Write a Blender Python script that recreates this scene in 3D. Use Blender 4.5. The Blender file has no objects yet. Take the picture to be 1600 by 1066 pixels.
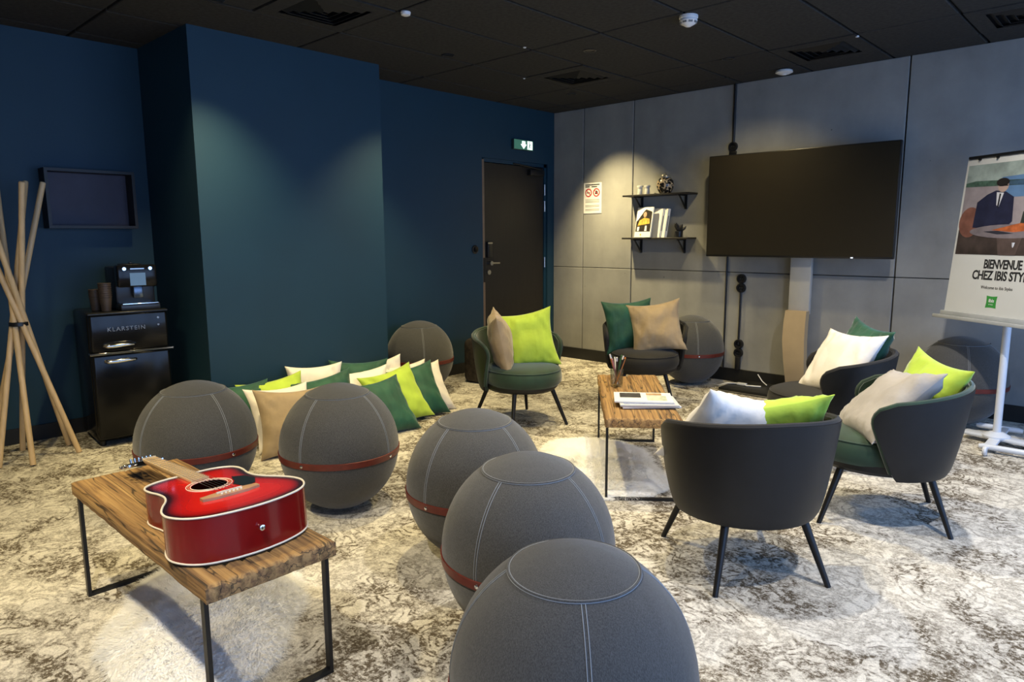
import bpy, bmesh, math, random
from mathutils import Vector, Matrix, noise
R_ = math.radians
PI = math.pi
random.seed(7)
scene = bpy.context.scene
COL = scene.collection

# ------------------------------------------------------------------ camera
cam_d = bpy.data.cameras.new('camera')
cam = bpy.data.objects.new('camera', cam_d)
COL.objects.link(cam)
W = ((0.72892798, 0.68456949, -0.00535023),
     (0.09769047, -0.11174949, -0.98892296),
     (-0.67758437, 0.72033095, -0.14833325))
right, down, fwd = (Vector(r) for r in W)
m3 = Matrix((right, -down, -fwd)).transposed()
cam.matrix_world = Matrix.Translation((4.871, -5.846, 1.30)) @ m3.to_4x4()
cam_d.sensor_width = 36.0
cam_d.lens = 1084.16 / 1600 * 36.0
cam_d.clip_start = 0.05
scene.camera = cam

# ------------------------------------------------------------------ world, lights, exposure
world = bpy.data.worlds.new('world')
scene.world = world
world.use_nodes = True
bg = world.node_tree.nodes['Background']
bg.inputs[0].default_value = (0.50, 0.68, 1.0, 1)
bg.inputs[1].default_value = 0.6
vs = scene.view_settings
vs.view_transform = 'Standard'
vs.look = 'None'
vs.exposure = 0.80
vs.gamma = 1.0
vs.use_curve_mapping = False

H = 2.588            # ceiling height
XR, YF = 6.4, -8.6   # window wall, wall behind the camera


def area(name, loc, rot, sx, sy, energy, color):
    l = bpy.data.lights.new(name, 'AREA')
    l.shape = 'RECTANGLE'
    l.size, l.size_y, l.energy, l.color = sx, sy, energy, color
    o = bpy.data.objects.new(name, l)
    COL.objects.link(o)
    o.location, o.rotation_euler = loc, rot
    return o


# daylight outside the window wall (right of the seating)
area('window_daylight', (XR + 0.35, -3.7, 1.35), (0, R_(90), 0), 2.2, 6.4, 135, (0.38, 0.58, 1.0))
WARM = (1.0, 0.81, 0.42)
NEUT = (1.0, 0.94, 0.86)


def spot(name, loc, target, energy, angle, blend, color=WARM, radius=0.04):
    l = bpy.data.lights.new(name, 'SPOT')
    l.energy, l.spot_size, l.spot_blend, l.color = energy, R_(angle), blend, color
    l.shadow_soft_size = radius
    o = bpy.data.objects.new(name, l)
    COL.objects.link(o)
    o.location = loc
    d = Vector(target) - Vector(loc)
    o.rotation_euler = d.to_track_quat('-Z', 'Y').to_euler()
    return o


# ------------------------------------------------------------------ materials
MATS = {}


def nodes_of(name):
    m = bpy.data.materials.new(name)
    m.use_nodes = True
    return m, m.node_tree.nodes, m.node_tree.links, m.node_tree.nodes['Principled BSDF']


def M(name, color, rough=0.6, metal=0.0, var=0.12, scale=8.0, bump=0.0, bscale=None, stretch=(1, 1, 1),
      emit=0.0, coat=0.0, sheen=0.0, detail=4.0, spec=0.5, dist=0.02):
    if name in MATS:
        return MATS[name]
    m, N, L, b = nodes_of(name)
    tc = N.new('ShaderNodeTexCoord')
    mp = N.new('ShaderNodeMapping')
    mp.inputs['Scale'].default_value = stretch
    L.new(tc.outputs['Object'], mp.inputs['Vector'])
    n = N.new('ShaderNodeTexNoise')
    n.inputs['Scale'].default_value = scale
    n.inputs['Detail'].default_value = detail
    L.new(mp.outputs[0], n.inputs['Vector'])
    r = N.new('ShaderNodeValToRGB')
    r.color_ramp.elements[0].position = 0.3
    r.color_ramp.elements[1].position = 0.7
    r.color_ramp.elements[0].color = [c * (1 - var) for c in color] + [1]
    r.color_ramp.elements[1].color = [min(1, c * (1 + var)) for c in color] + [1]
    L.new(n.outputs['Fac'], r.inputs['Fac'])
    L.new(r.outputs['Color'], b.inputs['Base Color'])
    b.inputs['Roughness'].default_value = rough
    b.inputs['Metallic'].default_value = metal
    b.inputs['Specular IOR Level'].default_value = spec
    if coat:
        b.inputs['Coat Weight'].default_value = coat
        b.inputs['Coat Roughness'].default_value = 0.06
    if sheen:
        b.inputs['Sheen Weight'].default_value = sheen
        b.inputs['Sheen Roughness'].default_value = 0.4
    if emit:
        b.inputs['Emission Color'].default_value = (*color, 1)
        b.inputs['Emission Strength'].default_value = emit
    if bump:
        n2 = N.new('ShaderNodeTexNoise')
        n2.inputs['Scale'].default_value = bscale or scale
        n2.inputs['Detail'].default_value = 3
        L.new(mp.outputs[0], n2.inputs['Vector'])
        bp = N.new('ShaderNodeBump')
        bp.inputs['Strength'].default_value = bump
        bp.inputs['Distance'].default_value = dist
        L.new(n2.outputs['Fac'], bp.inputs['Height'])
        L.new(bp.outputs[0], b.inputs['Normal'])
    MATS[name] = m
    return m


def mat_carpet():
    m, N, L, b = nodes_of('carpet')
    tc = N.new('ShaderNodeTexCoord')

    def noise_(scale, detail=4, rough=0.55, vec=None, dist=0.0):
        n = N.new('ShaderNodeTexNoise')
        n.inputs['Scale'].default_value = scale
        n.inputs['Detail'].default_value = detail
        n.inputs['Roughness'].default_value = rough
        n.inputs['Distortion'].default_value = dist
        L.new(vec or tc.outputs['Object'], n.inputs['Vector'])
        return n.outputs['Fac']

    def ramp(src, a, c, va=0.0, vc=1.0):
        r = N.new('ShaderNodeValToRGB')
        r.color_ramp.elements[0].position = a
        r.color_ramp.elements[1].position = c
        r.color_ramp.elements[0].color = (va, va, va, 1)
        r.color_ramp.elements[1].color = (vc, vc, vc, 1)
        L.new(src, r.inputs['Fac'])
        return r.outputs['Color']

    def math_(op, x, y):
        n = N.new('ShaderNodeMath')
        n.operation = op
        n.use_clamp = True
        for i, v in enumerate((x, y)):
            if isinstance(v, (int, float)):
                n.inputs[i].default_value = v
            else:
                L.new(v, n.inputs[i])
        return n.outputs[0]
    # warped coordinates for the worn oriental motif
    wn = N.new('ShaderNodeTexNoise')
    wn.inputs['Scale'].default_value = 5.0
    wn.inputs['Detail'].default_value = 3
    L.new(tc.outputs['Object'], wn.inputs['Vector'])
    mixv = N.new('ShaderNodeMixRGB')
    mixv.blend_type = 'ADD'
    mixv.inputs['Fac'].default_value = 0.16
    L.new(tc.outputs['Object'], mixv.inputs[1])
    L.new(wn.outputs['Color'], mixv.inputs[2])
    vo = N.new('ShaderNodeTexVoronoi')
    vo.feature = 'DISTANCE_TO_EDGE'
    vo.inputs['Scale'].default_value = 9.0
    L.new(mixv.outputs[0], vo.inputs['Vector'])
    lines = ramp(vo.outputs['Distance'], 0.02, 0.10, 1, 0)
    vo2 = N.new('ShaderNodeTexVoronoi')
    vo2.feature = 'F1'
    vo2.inputs['Scale'].default_value = 3.1
    L.new(mixv.outputs[0], vo2.inputs['Vector'])
    wv = N.new('ShaderNodeMath')
    wv.operation = 'SINE'
    mu = N.new('ShaderNodeMath')
    mu.operation = 'MULTIPLY'
    mu.inputs[1].default_value = 62.0
    L.new(vo2.outputs['Distance'], mu.inputs[0])
    L.new(mu.outputs[0], wv.inputs[0])
    rings = ramp(wv.outputs[0], 0.45, 0.75)
    blotch = ramp(noise_(2.3, 6, 0.62, dist=0.6), 0.46, 0.60)
    blotch2 = ramp(noise_(9.5, 6, 0.66, dist=0.8), 0.46, 0.54)
    wear = ramp(noise_(24, 5, 0.75), 0.38, 0.52)
    wear2 = ramp(noise_(70, 4, 0.8), 0.36, 0.54)
    pat = math_('MAXIMUM', math_('MULTIPLY', lines, 0.95), math_('MULTIPLY', rings, 0.95))
    pat = math_('MAXIMUM', pat, math_('MULTIPLY', blotch2, 0.95))
    pat = math_('MULTIPLY', pat, math_('ADD', math_('MULTIPLY', wear, 0.90), 0.10))
    pat = math_('MULTIPLY', pat, math_('ADD', math_('MULTIPLY', wear2, 0.80), 0.20))
    pat = math_('MULTIPLY', pat, math_('ADD', math_('MULTIPLY', blotch, 0.50), 0.62))
    pat = math_('ADD', pat, math_('MULTIPLY', blotch, math_('MULTIPLY', wear2, 0.42)))
    mix = N.new('ShaderNodeMixRGB')
    mix.inputs[1].default_value = (0.80, 0.755, 0.66, 1)
    mix.inputs[2].default_value = (0.120, 0.095, 0.064, 1)
    L.new(pat, mix.inputs['Fac'])
    fine = N.new('ShaderNodeMixRGB')
    fine.blend_type = 'MULTIPLY'
    fine.inputs['Fac'].default_value = 0.55
    L.new(mix.outputs[0], fine.inputs[1])
    L.new(ramp(noise_(130, 4, 0.8), 0.36, 0.58, 0.42, 1.0), fine.inputs[2])
    L.new(fine.outputs[0], b.inputs['Base Color'])
    b.inputs['Roughness'].default_value = 0.95
    b.inputs['Specular IOR Level'].default_value = 0.1
    bp = N.new('ShaderNodeBump')
    bp.inputs['Strength'].default_value = 0.5
    bp.inputs['Distance'].default_value = 0.006
    L.new(noise_(240, 3), bp.inputs['Height'])
    L.new(bp.outputs[0], b.inputs['Normal'])
    return m


def mat_concrete():
    m, N, L, b = nodes_of('raw concrete')
    tc = N.new('ShaderNodeTexCoord')
    geo = tc.outputs['Object']
    r = N.new('ShaderNodeValToRGB')
    r.color_ramp.elements[0].position = 0.28
    r.color_ramp.elements[1].position = 0.74
    r.color_ramp.elements[0].color = (0.19, 0.19, 0.185, 1)
    r.color_ramp.elements[1].color = (0.37, 0.366, 0.345, 1)
    n1 = N.new('ShaderNodeTexNoise')
    n1.inputs['Scale'].default_value = 1.7
    n1.inputs['Detail'].default_value = 9
    n1.inputs['Roughness'].default_value = 0.6
    L.new(geo, n1.inputs['Vector'])
    mp = N.new('ShaderNodeMapping')
    mp.inputs['Scale'].default_value = (5, 5, 0.8)
    L.new(geo, mp.inputs['Vector'])
    n2 = N.new('ShaderNodeTexNoise')
    n2.inputs['Scale'].default_value = 1.2
    n2.inputs['Detail'].default_value = 5
    L.new(mp.outputs[0], n2.inputs['Vector'])
    mx = N.new('ShaderNodeMixRGB')
    mx.inputs['Fac'].default_value = 0.22
    L.new(n1.outputs['Fac'], mx.inputs[1])
    L.new(n2.outputs['Fac'], mx.inputs[2])
    L.new(mx.outputs[0], r.inputs['Fac'])
    # pores
    vo = N.new('ShaderNodeTexVoronoi')
    vo.inputs['Scale'].default_value = 5.0
    L.new(geo, vo.inputs['Vector'])
    pr = N.new('ShaderNodeValToRGB')
    pr.color_ramp.elements[0].position = 0.018
    pr.color_ramp.elements[1].position = 0.035
    pr.color_ramp.elements[0].color = (0.35, 0.35, 0.35, 1)
    pr.color_ramp.elements[1].color = (1, 1, 1, 1)
    L.new(vo.outputs['Distance'], pr.inputs['Fac'])
    ml = N.new('ShaderNodeMixRGB')
    ml.blend_type = 'MULTIPLY'
    ml.inputs['Fac'].default_value = 1
    L.new(r.outputs[0], ml.inputs[1])
    L.new(pr.outputs[0], ml.inputs[2])
    L.new(ml.outputs[0], b.inputs['Base Color'])
    b.inputs['Roughness'].default_value = 0.62
    b.inputs['Specular IOR Level'].default_value = 0.35
    bp = N.new('ShaderNodeBump')
    bp.inputs['Strength'].default_value = 0.25
    bp.inputs['Distance'].default_value = 0.01
    L.new(n1.outputs['Fac'], bp.inputs['Height'])
    L.new(bp.outputs[0], b.inputs['Normal'])
    return m


def mat_oldwood():
    m, N, L, b = nodes_of('weathered oak')
    tc = N.new('ShaderNodeTexCoord')
    mp = N.new('ShaderNodeMapping')
    mp.inputs['Scale'].default_value = (1.0, 38, 38)
    L.new(tc.outputs['Object'], mp.inputs['Vector'])
    n1 = N.new('ShaderNodeTexNoise')
    n1.inputs['Scale'].default_value = 1.5
    n1.inputs['Detail'].default_value = 8
    n1.inputs['Roughness'].default_value = 0.65
    n1.inputs['Distortion'].default_value = 0.5
    L.new(mp.outputs[0], n1.inputs['Vector'])
    r = N.new('ShaderNodeValToRGB')
    e = r.color_ramp.elements
    e[0].position, e[0].color = 0.26, (0.035, 0.018, 0.008, 1)
    e[1].position, e[1].color = 0.78, (0.52, 0.34, 0.14, 1)
    k = e.new(0.42)
    k.color = (0.22, 0.125, 0.05, 1)
    k = e.new(0.55)
    k.color = (0.38, 0.235, 0.09, 1)
    L.new(n1.outputs['Fac'], r.inputs['Fac'])
    n2 = N.new('ShaderNodeTexNoise')
    n2.inputs['Scale'].default_value = 3.0
    n2.inputs['Detail'].default_value = 4
    L.new(tc.outputs['Object'], n2.inputs['Vector'])
    mx = N.new('ShaderNodeMixRGB')
    mx.blend_type = 'MULTIPLY'
    mx.inputs['Fac'].default_value = 0.5
    L.new(r.outputs[0], mx.inputs[1])
    r2 = N.new('ShaderNodeValToRGB')
    r2.color_ramp.elements[0].position = 0.35
    r2.color_ramp.elements[1].position = 0.65
    r2.color_ramp.elements[0].color = (0.55, 0.5, 0.45, 1)
    r2.color_ramp.elements[1].color = (1, 1, 1, 1)
    L.new(n2.outputs['Fac'], r2.inputs['Fac'])
    L.new(r2.outputs[0], mx.inputs[2])
    mp3 = N.new('ShaderNodeMapping')
    mp3.inputs['Scale'].default_value = (0.8, 15, 15)
    L.new(tc.outputs['Object'], mp3.inputs['Vector'])
    n3 = N.new('ShaderNodeTexNoise')
    n3.inputs['Scale'].default_value = 1.0
    n3.inputs['Detail'].default_value = 3
    n3.inputs['Distortion'].default_value = 0.3
    L.new(mp3.outputs[0], n3.inputs['Vector'])
    r3 = N.new('ShaderNodeValToRGB')
    for pos, val in ((0.474, 1.0), (0.484, 0.08), (0.490, 0.08), (0.500, 1.0)):
        e3 = r3.color_ramp.elements.new(pos)
        e3.color = (val, val * 0.95, val * 0.9, 1)
    r3.color_ramp.elements[0].color = (1, 1, 1, 1)
    r3.color_ramp.elements[-1].color = (1, 1, 1, 1)
    L.new(n3.outputs['Fac'], r3.inputs['Fac'])
    mx3 = N.new('ShaderNodeMixRGB')
    mx3.blend_type = 'MULTIPLY'
    mx3.inputs['Fac'].default_value = 0.85
    L.new(mx.outputs[0], mx3.inputs[1])
    L.new(r3.outputs[0], mx3.inputs[2])
    L.new(mx3.outputs[0], b.inputs['Base Color'])
    b.inputs['Roughness'].default_value = 0.7
    bp = N.new('ShaderNodeBump')
    bp.inputs['Strength'].default_value = 0.6
    bp.inputs['Distance'].default_value = 0.008
    L.new(n1.outputs['Fac'], bp.inputs['Height'])
    L.new(bp.outputs[0], b.inputs['Normal'])
    return m


def mat_ball():
    m, N, L, b = nodes_of('grey melange denim')
    tc = N.new('ShaderNodeTexCoord')
    mp = N.new('ShaderNodeMapping')
    mp.inputs['Scale'].default_value = (1, 1, 0.35)
    L.new(tc.outputs['Object'], mp.inputs['Vector'])
    n = N.new('ShaderNodeTexNoise')
    n.inputs['Scale'].default_value = 420
    n.inputs['Detail'].default_value = 4
    n.inputs['Roughness'].default_value = 0.7
    L.new(mp.outputs[0], n.inputs['Vector'])
    r = N.new('ShaderNodeValToRGB')
    r.color_ramp.elements[0].position = 0.32
    r.color_ramp.elements[1].position = 0.70
    r.color_ramp.elements[0].color = (0.036, 0.0355, 0.034, 1)
    r.color_ramp.elements[1].color = (0.094, 0.093, 0.090, 1)
    L.new(n.outputs['Fac'], r.inputs['Fac'])
    L.new(r.outputs[0], b.inputs['Base Color'])
    b.inputs['Roughness'].default_value = 0.9
    b.inputs['Specular IOR Level'].default_value = 0.2
    b.inputs['Sheen Weight'].default_value = 0.25
    bp = N.new('ShaderNodeBump')
    bp.inputs['Strength'].default_value = 0.35
    bp.inputs['Distance'].default_value = 0.003
    L.new(n.outputs['Fac'], bp.inputs['Height'])
    n3 = N.new('ShaderNodeTexNoise')
    n3.inputs['Scale'].default_value = 9
    L.new(tc.outputs['Object'], n3.inputs['Vector'])
    bp2 = N.new('ShaderNodeBump')
    bp2.inputs['Strength'].default_value = 0.25
    bp2.inputs['Distance'].default_value = 0.02
    L.new(n3.outputs['Fac'], bp2.inputs['Height'])
    L.new(bp.outputs[0], bp2.inputs['Normal'])
    L.new(bp2.outputs[0], b.inputs['Normal'])
    return m


def mat_burst():
    m, N, L, b = nodes_of('red sunburst lacquer')
    at = N.new('ShaderNodeAttribute')
    at.attribute_name = 'burst'
    r = N.new('ShaderNodeValToRGB')
    e = r.color_ramp.elements
    e[0].position, e[0].color = 0.0, (0.62, 0.012, 0.006, 1)
    e[1].position, e[1].color = 1.0, (0.008, 0.002, 0.002, 1)
    k = e.new(0.55)
    k.color = (0.42, 0.006, 0.005, 1)
    k = e.new(0.84)
    k.color = (0.03, 0.002, 0.002, 1)
    L.new(at.outputs['Fac'], r.inputs['Fac'])
    L.new(r.outputs[0], b.inputs['Base Color'])
    b.inputs['Roughness'].default_value = 0.25
    b.inputs['Coat Weight'].default_value = 0.8
    b.inputs['Coat Roughness'].default_value = 0.05
    return m


def mat_glass(name, tint=(0.85, 0.9, 0.95), gl=0.12):
    m, N, L, b = nodes_of(name)
    N.remove(b)
    out = N['Material Output']
    t = N.new('ShaderNodeBsdfTransparent')
    t.inputs[0].default_value = (*tint, 1)
    g = N.new('ShaderNodeBsdfGlossy')
    g.inputs['Roughness'].default_value = 0.03
    mx = N.new('ShaderNodeMixShader')
    mx.inputs[0].default_value = gl
    L.new(t.outputs[0], mx.inputs[1])
    L.new(g.outputs[0], mx.inputs[2])
    L.new(mx.outputs[0], out.inputs['Surface'])
    return m


carpet = mat_carpet()
concrete = mat_concrete()
oldwood = mat_oldwood()
ballfab = mat_ball()
burst = mat_burst()
clear_glass = mat_glass('clear glass')
blue_paint = M('petrol blue paint', (0.0045, 0.036, 0.064), 0.62, var=0.05, scale=3, bump=0.06, bscale=220, dist=0.002)
ceil_mat = M('black mineral tile', (0.032, 0.031, 0.029), 0.9, var=0.25, scale=40, bump=0.3, bscale=160, dist=0.003, spec=0.25)
grid_mat = M('black ceiling grid', (0.004, 0.004, 0.004), 0.7)
base_mat = M('black skirting', (0.010, 0.010, 0.010), 0.5)
white_wall = M('grey plaster', (0.20, 0.20, 0.19), 0.8, var=0.03)
door_mat = M('dark brown laminate', (0.014, 0.011, 0.008), 0.5, var=0.15, scale=5, stretch=(6, 6, 0.6))
doorframe_blue = M('petrol blue door frame', (0.006, 0.038, 0.068), 0.45, var=0.05)
tan_edge = M('tan door edge', (0.20, 0.135, 0.085), 0.5)
black_metal = M('black powder coated metal', (0.014, 0.014, 0.014), 0.42, metal=0.3, var=0.1)
black_plastic = M('black plastic', (0.011, 0.011, 0.012), 0.35, var=0.08)
gloss_black = M('gloss black enamel', (0.007, 0.007, 0.007), 0.16, spec=0.22, var=0.05)
chrome = M('chrome', (0.75, 0.75, 0.74), 0.12, metal=1.0, var=0.05)
steel = M('brushed steel', (0.45, 0.45, 0.44), 0.3, metal=1.0, var=0.08, stretch=(1, 1, 20))
white_plastic = M('white plastic', (0.72, 0.72, 0.72), 0.4, var=0.03)
white_paint = M('white painted steel', (0.66, 0.69, 0.74), 0.35, var=0.03)
red_leather = M('oxblood leather', (0.115, 0.014, 0.008), 0.45, var=0.2, scale=30, bump=0.15, bscale=200, dist=0.002)
stitch = M('pale blue stitching', (0.27, 0.29, 0.31), 0.8)
dark_leather = M('dark grey leatherette', (0.010, 0.0098, 0.0098), 0.48, spec=0.35, var=0.12, scale=20, bump=0.10, bscale=300, dist=0.002)
green_velvet = M('bottle green velvet', (0.010, 0.034, 0.017), 0.75, var=0.35, scale=9, sheen=0.5)
black_velvet = M('black velvet', (0.009, 0.008, 0.0075), 0.8, var=0.25, scale=9, sheen=0.10)
leg_metal = M('black leg metal', (0.012, 0.011, 0.011), 0.4, metal=0.4)
C_LIME = M('lime velvet', (0.40, 0.55, 0.045), 0.75, var=0.14, scale=7, sheen=0.35, bump=0.2, bscale=14)
C_GREEN = M('emerald velvet', (0.006, 0.068, 0.036), 0.7, var=0.3, scale=8, sheen=0.35, bump=0.2, bscale=14)
C_WHITE = M('cream white velvet', (0.78, 0.73, 0.66), 0.8, var=0.05, scale=8, sheen=0.2, bump=0.2, bscale=14)
C_BEIGE = M('beige velvet', (0.34, 0.25, 0.145), 0.75, var=0.15, scale=8, sheen=0.35, bump=0.25, bscale=14)
C_GREY = M('grey beige velvet', (0.36, 0.33, 0.30), 0.75, var=0.10, scale=8, sheen=0.3, bump=0.25, bscale=14)
pale_wood = M('pale beech', (0.62, 0.44, 0.235), 0.5, var=0.16, scale=6, stretch=(6, 6, 0.6))
spruce = M('pale maple', (0.66, 0.47, 0.24), 0.4, var=0.15, scale=10, stretch=(0.6, 6, 6))
rosewood = M('light rosewood', (0.42, 0.24, 0.13), 0.5, var=0.2, scale=14)
red_lacquer = M('deep red lacquer', (0.21, 0.003, 0.003), 0.2, coat=0.25, var=0.15, scale=6)
dark_inside = M('dark guitar interior', (0.10, 0.06, 0.03), 0.8)
ivory = M('ivory binding', (0.80, 0.72, 0.58), 0.35, var=0.04)
paper = M('white paper', (0.74, 0.73, 0.70), 0.7, var=0.03)
ink = M('black ink', (0.012, 0.012, 0.012), 0.8)
grey_ink = M('grey ink', (0.22, 0.22, 0.21), 0.8)
red_ink = M('red ink', (0.45, 0.03, 0.03), 0.7)

# ------------------------------------------------------------------ mesh helpers


class MB:
    def __init__(s):
        s.v, s.f = [], []

    def add(s, v, f, mtx=None):
        o = len(s.v)
        s.v += [tuple(mtx @ Vector(p)) if mtx else tuple(p) for p in v]
        s.f += [[i + o for i in q] for q in f]
        return s

    def box(s, x0, y0, z0, x1, y1, z1, bev=0.0, mtx=None, seg=2):
        if bev <= 0:
            v = [(x, y, z) for z in (z0, z1) for y in (y0, y1) for x in (x0, x1)]
            return s.add(v, [(0, 2, 3, 1), (4, 5, 7, 6), (0, 1, 5, 4), (2, 6, 7, 3), (0, 4, 6, 2), (1, 3, 7, 5)], mtx)
        bm = bmesh.new()
        bmesh.ops.create_cube(bm, size=1)
        for q in bm.verts:
            q.co = Vector(((x0 + x1) / 2 + q.co.x * (x1 - x0), (y0 + y1) / 2 + q.co.y * (y1 - y0), (z0 + z1) / 2 + q.co.z * (z1 - z0)))
        bmesh.ops.bevel(bm, geom=list(bm.edges), offset=bev, segments=seg, profile=0.5, affect='EDGES')
        bm.verts.index_update()
        v = [q.co.copy() for q in bm.verts]
        f = [[q.index for q in fc.verts] for fc in bm.faces]
        bm.free()
        return s.add(v, f, mtx)

    def cyl(s, p0, p1, r0, r1=None, n=16, mtx=None, cap=True):
        r1 = r0 if r1 is None else r1
        p0, p1 = Vector(p0), Vector(p1)
        q = (p1 - p0).to_track_quat('Z', 'Y')
        v = []
        for p, r in ((p0, r0), (p1, r1)):
            for i in range(n):
                a = 2 * PI * i / n
                v.append(p + q @ Vector((r * math.cos(a), r * math.sin(a), 0)))
        f = [(i, (i + 1) % n, n + (i + 1) % n, n + i) for i in range(n)]
        if cap:
            f += [list(range(n))[::-1], list(range(n, 2 * n))]
        return s.add(v, f, mtx)

    def lathe(s, prof, n=32, mtx=None, sx=1.0, sy=1.0):
        v = []
        for r, z in prof:
            for i in range(n):
                a = 2 * PI * i / n
                v.append((r * math.cos(a) * sx, r * math.sin(a) * sy, z))
        f = []
        for k in range(len(prof) - 1):
            for i in range(n):
                j = (i + 1) % n
                f.append((k * n + i, k * n + j, (k + 1) * n + j, (k + 1) * n + i))
        f += [list(range(n))[::-1], list(range((len(prof) - 1) * n, len(prof) * n))]
        return s.add(v, f, mtx)

    def tube(s, pts, r, n=8, closed=False, mtx=None):
        pts = [Vector(p) for p in pts]
        k = len(pts)
        v = []
        up = None
        for i, p in enumerate(pts):
            a = pts[(i - 1) % k] if (closed or i > 0) else p
            b = pts[(i + 1) % k] if (closed or i < k - 1) else p
            t = (b - a).normalized()
            if up is None:
                up = Vector((0, 0, 1)) if abs(t.z) < 0.9 else Vector((1, 0, 0))
            x = t.cross(up).normalized()
            y = x.cross(t).normalized()
            up = y
            rr = r[i] if isinstance(r, (list, tuple)) else r
            for j in range(n):
                w = 2 * PI * j / n
                v.append(p + x * (rr * math.cos(w)) + y * (rr * math.sin(w)))
        f = []
        for i in range(k if closed else k - 1):
            i2 = (i + 1) % k
            for j in range(n):
                j2 = (j + 1) % n
                f.append((i * n + j, i * n + j2, i2 * n + j2, i2 * n + j))
        if not closed:
            f += [list(range(n))[::-1], list(range((k - 1) * n, k * n))]
        return s.add(v, f, mtx)

    def grid(s, P, wrap=False, mtx=None):
        a, b = len(P), len(P[0])
        v = [p for row in P for p in row]
        f = []
        for i in range(a - 1):
            for j in range(b if wrap else b - 1):
                j2 = (j + 1) % b
                f.append((i * b + j, i * b + j2, (i + 1) * b + j2, (i + 1) * b + j))
        return s.add(v, f, mtx)

    def prism(s, poly, h0, h1, mtx=None):
        """poly in xy, extruded in z"""
        n = len(poly)
        v = [(p[0], p[1], h0) for p in poly] + [(p[0], p[1], h1) for p in poly]
        f = [list(range(n))[::-1], list(range(n, 2 * n))]
        f += [(i, (i + 1) % n, n + (i + 1) % n, n + i) for i in range(n)]
        return s.add(v, f, mtx)

    def mesh(s, name, mat, smooth=True, ang=38):
        me = bpy.data.meshes.new(name)
        me.from_pydata(s.v, [], s.f)
        bm = bmesh.new()
        bm.from_mesh(me)
        bmesh.ops.recalc_face_normals(bm, faces=bm.faces)
        bm.to_mesh(me)
        bm.free()
        if smooth:
            me.polygons.foreach_set('use_smooth', [True] * len(me.polygons))
            me.set_sharp_from_angle(angle=R_(ang))
        if mat:
            me.materials.append(mat)
        return me

    def build(s, name, mat, parent=None, loc=None, rot=None, smooth=True, ang=38):
        return place(name, s.mesh(name, mat, smooth, ang), parent, loc, rot)


def place(name, me, parent=None, loc=None, rot=None):
    o = bpy.data.objects.new(name, me)
    COL.objects.link(o)
    if parent:
        o.parent = parent
    if loc is not None:
        o.location = loc
    if rot is not None:
        o.rotation_euler = rot
    return o


def tag(o, label=None, cat=None, group=None, kind=None):
    if label:
        o['label'] = label
    if cat:
        o['category'] = cat
    if group:
        o['group'] = group
    if kind:
        o['kind'] = kind
    return o


def thing(name, loc, rz, label, cat, group=None):
    o = bpy.data.objects.new(name, None)
    o.empty_display_size = 0.1
    COL.objects.link(o)
    o.location = loc
    o.rotation_euler = (0, 0, rz)
    return tag(o, label, cat, group)


def copy_tree(o, parent=None):
    c = o.copy()
    COL.objects.link(c)
    c.parent = parent
    for ch in list(o.children):
        copy_tree(ch, c)
    return c


def struct(o):
    o['kind'] = 'structure'
    return o


def text_mesh(body, size, mat, bold=0.0, extrude=0.0006, align='CENTER', spacing=1.0, shear=0.0):
    cu = bpy.data.curves.new('lettering', 'FONT')
    cu.body, cu.size, cu.extrude, cu.offset = body, size, extrude, bold
    cu.align_x, cu.align_y = align, 'CENTER'
    cu.space_character = spacing
    cu.shear = shear
    cu.resolution_u = 3
    o = bpy.data.objects.new('lettering', cu)
    COL.objects.link(o)
    dg = bpy.context.evaluated_depsgraph_get()
    me = bpy.data.meshes.new_from_object(o.evaluated_get(dg))
    bpy.data.objects.remove(o)
    bpy.data.curves.remove(cu)
    me.materials.clear()
    me.materials.append(mat)
    return me


# ================================================================== SETTING
# floor
b = MB()
b.box(-0.8, YF - 0.2, -0.1, XR + 0.3, 0.25, 0)
fl = struct(b.build('floor', carpet, smooth=False))

# ceiling: slab, grid bars (gaps) and separate tiles
b = MB()
b.box(-0.8, YF - 0.2, H + 0.02, XR + 0.3, 0.25, H + 0.2)
ceiling = struct(b.build('ceiling', grid_mat, smooth=False))
PX = 0.587
gx = [-0.8] + [0.318 + PX * k for k in range(-1, 11)]
gx = [x for x in gx if x < XR + 0.2] + [XR + 0.25]
gy = [0.2, -0.28, -0.865, -2.035, -3.205, -4.376, -5.546, -6.716, -7.886, YF - 0.15]
vent_cells = [(1, 3), (1, 1), (4, 0), (6, 0)]
tile_cache = {}


def ceil_tile(x0, x1, y0, y1, name='ceiling_tile'):
    g = 0.009
    key = (round(x1 - x0, 3), round(y1 - y0, 3))
    if key not in tile_cache:
        t = MB()
        a, c = (x1 - x0) / 2 - g, (y1 - y0) / 2 - g
        t.add([(-a, -c, 0.024), (a, -c, 0.024), (a, c, 0.024), (-a, c, 0.024),
               (-a, -c, 0.004), (a, -c, 0.004), (a, c, 0.004), (-a, c, 0.004),
               (-a + .005, -c + .005, 0), (a - .005, -c + .005, 0), (a - .005, c - .005, 0), (-a + .005, c - .005, 0)],
              [(0, 1, 2, 3), (0, 4, 5, 1), (1, 5, 6, 2), (2, 6, 7, 3), (3, 7, 4, 0),
               (4, 8, 9, 5), (5, 9, 10, 6), (6, 10, 11, 7), (7, 11, 8, 4), (8, 11, 10, 9)])
        tile_cache[key] = t.mesh('ceiling_tile', ceil_mat, smooth=False)
    return place(name, tile_cache[key], ceiling, ((x0 + x1) / 2, (y0 + y1) / 2, H))


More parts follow.
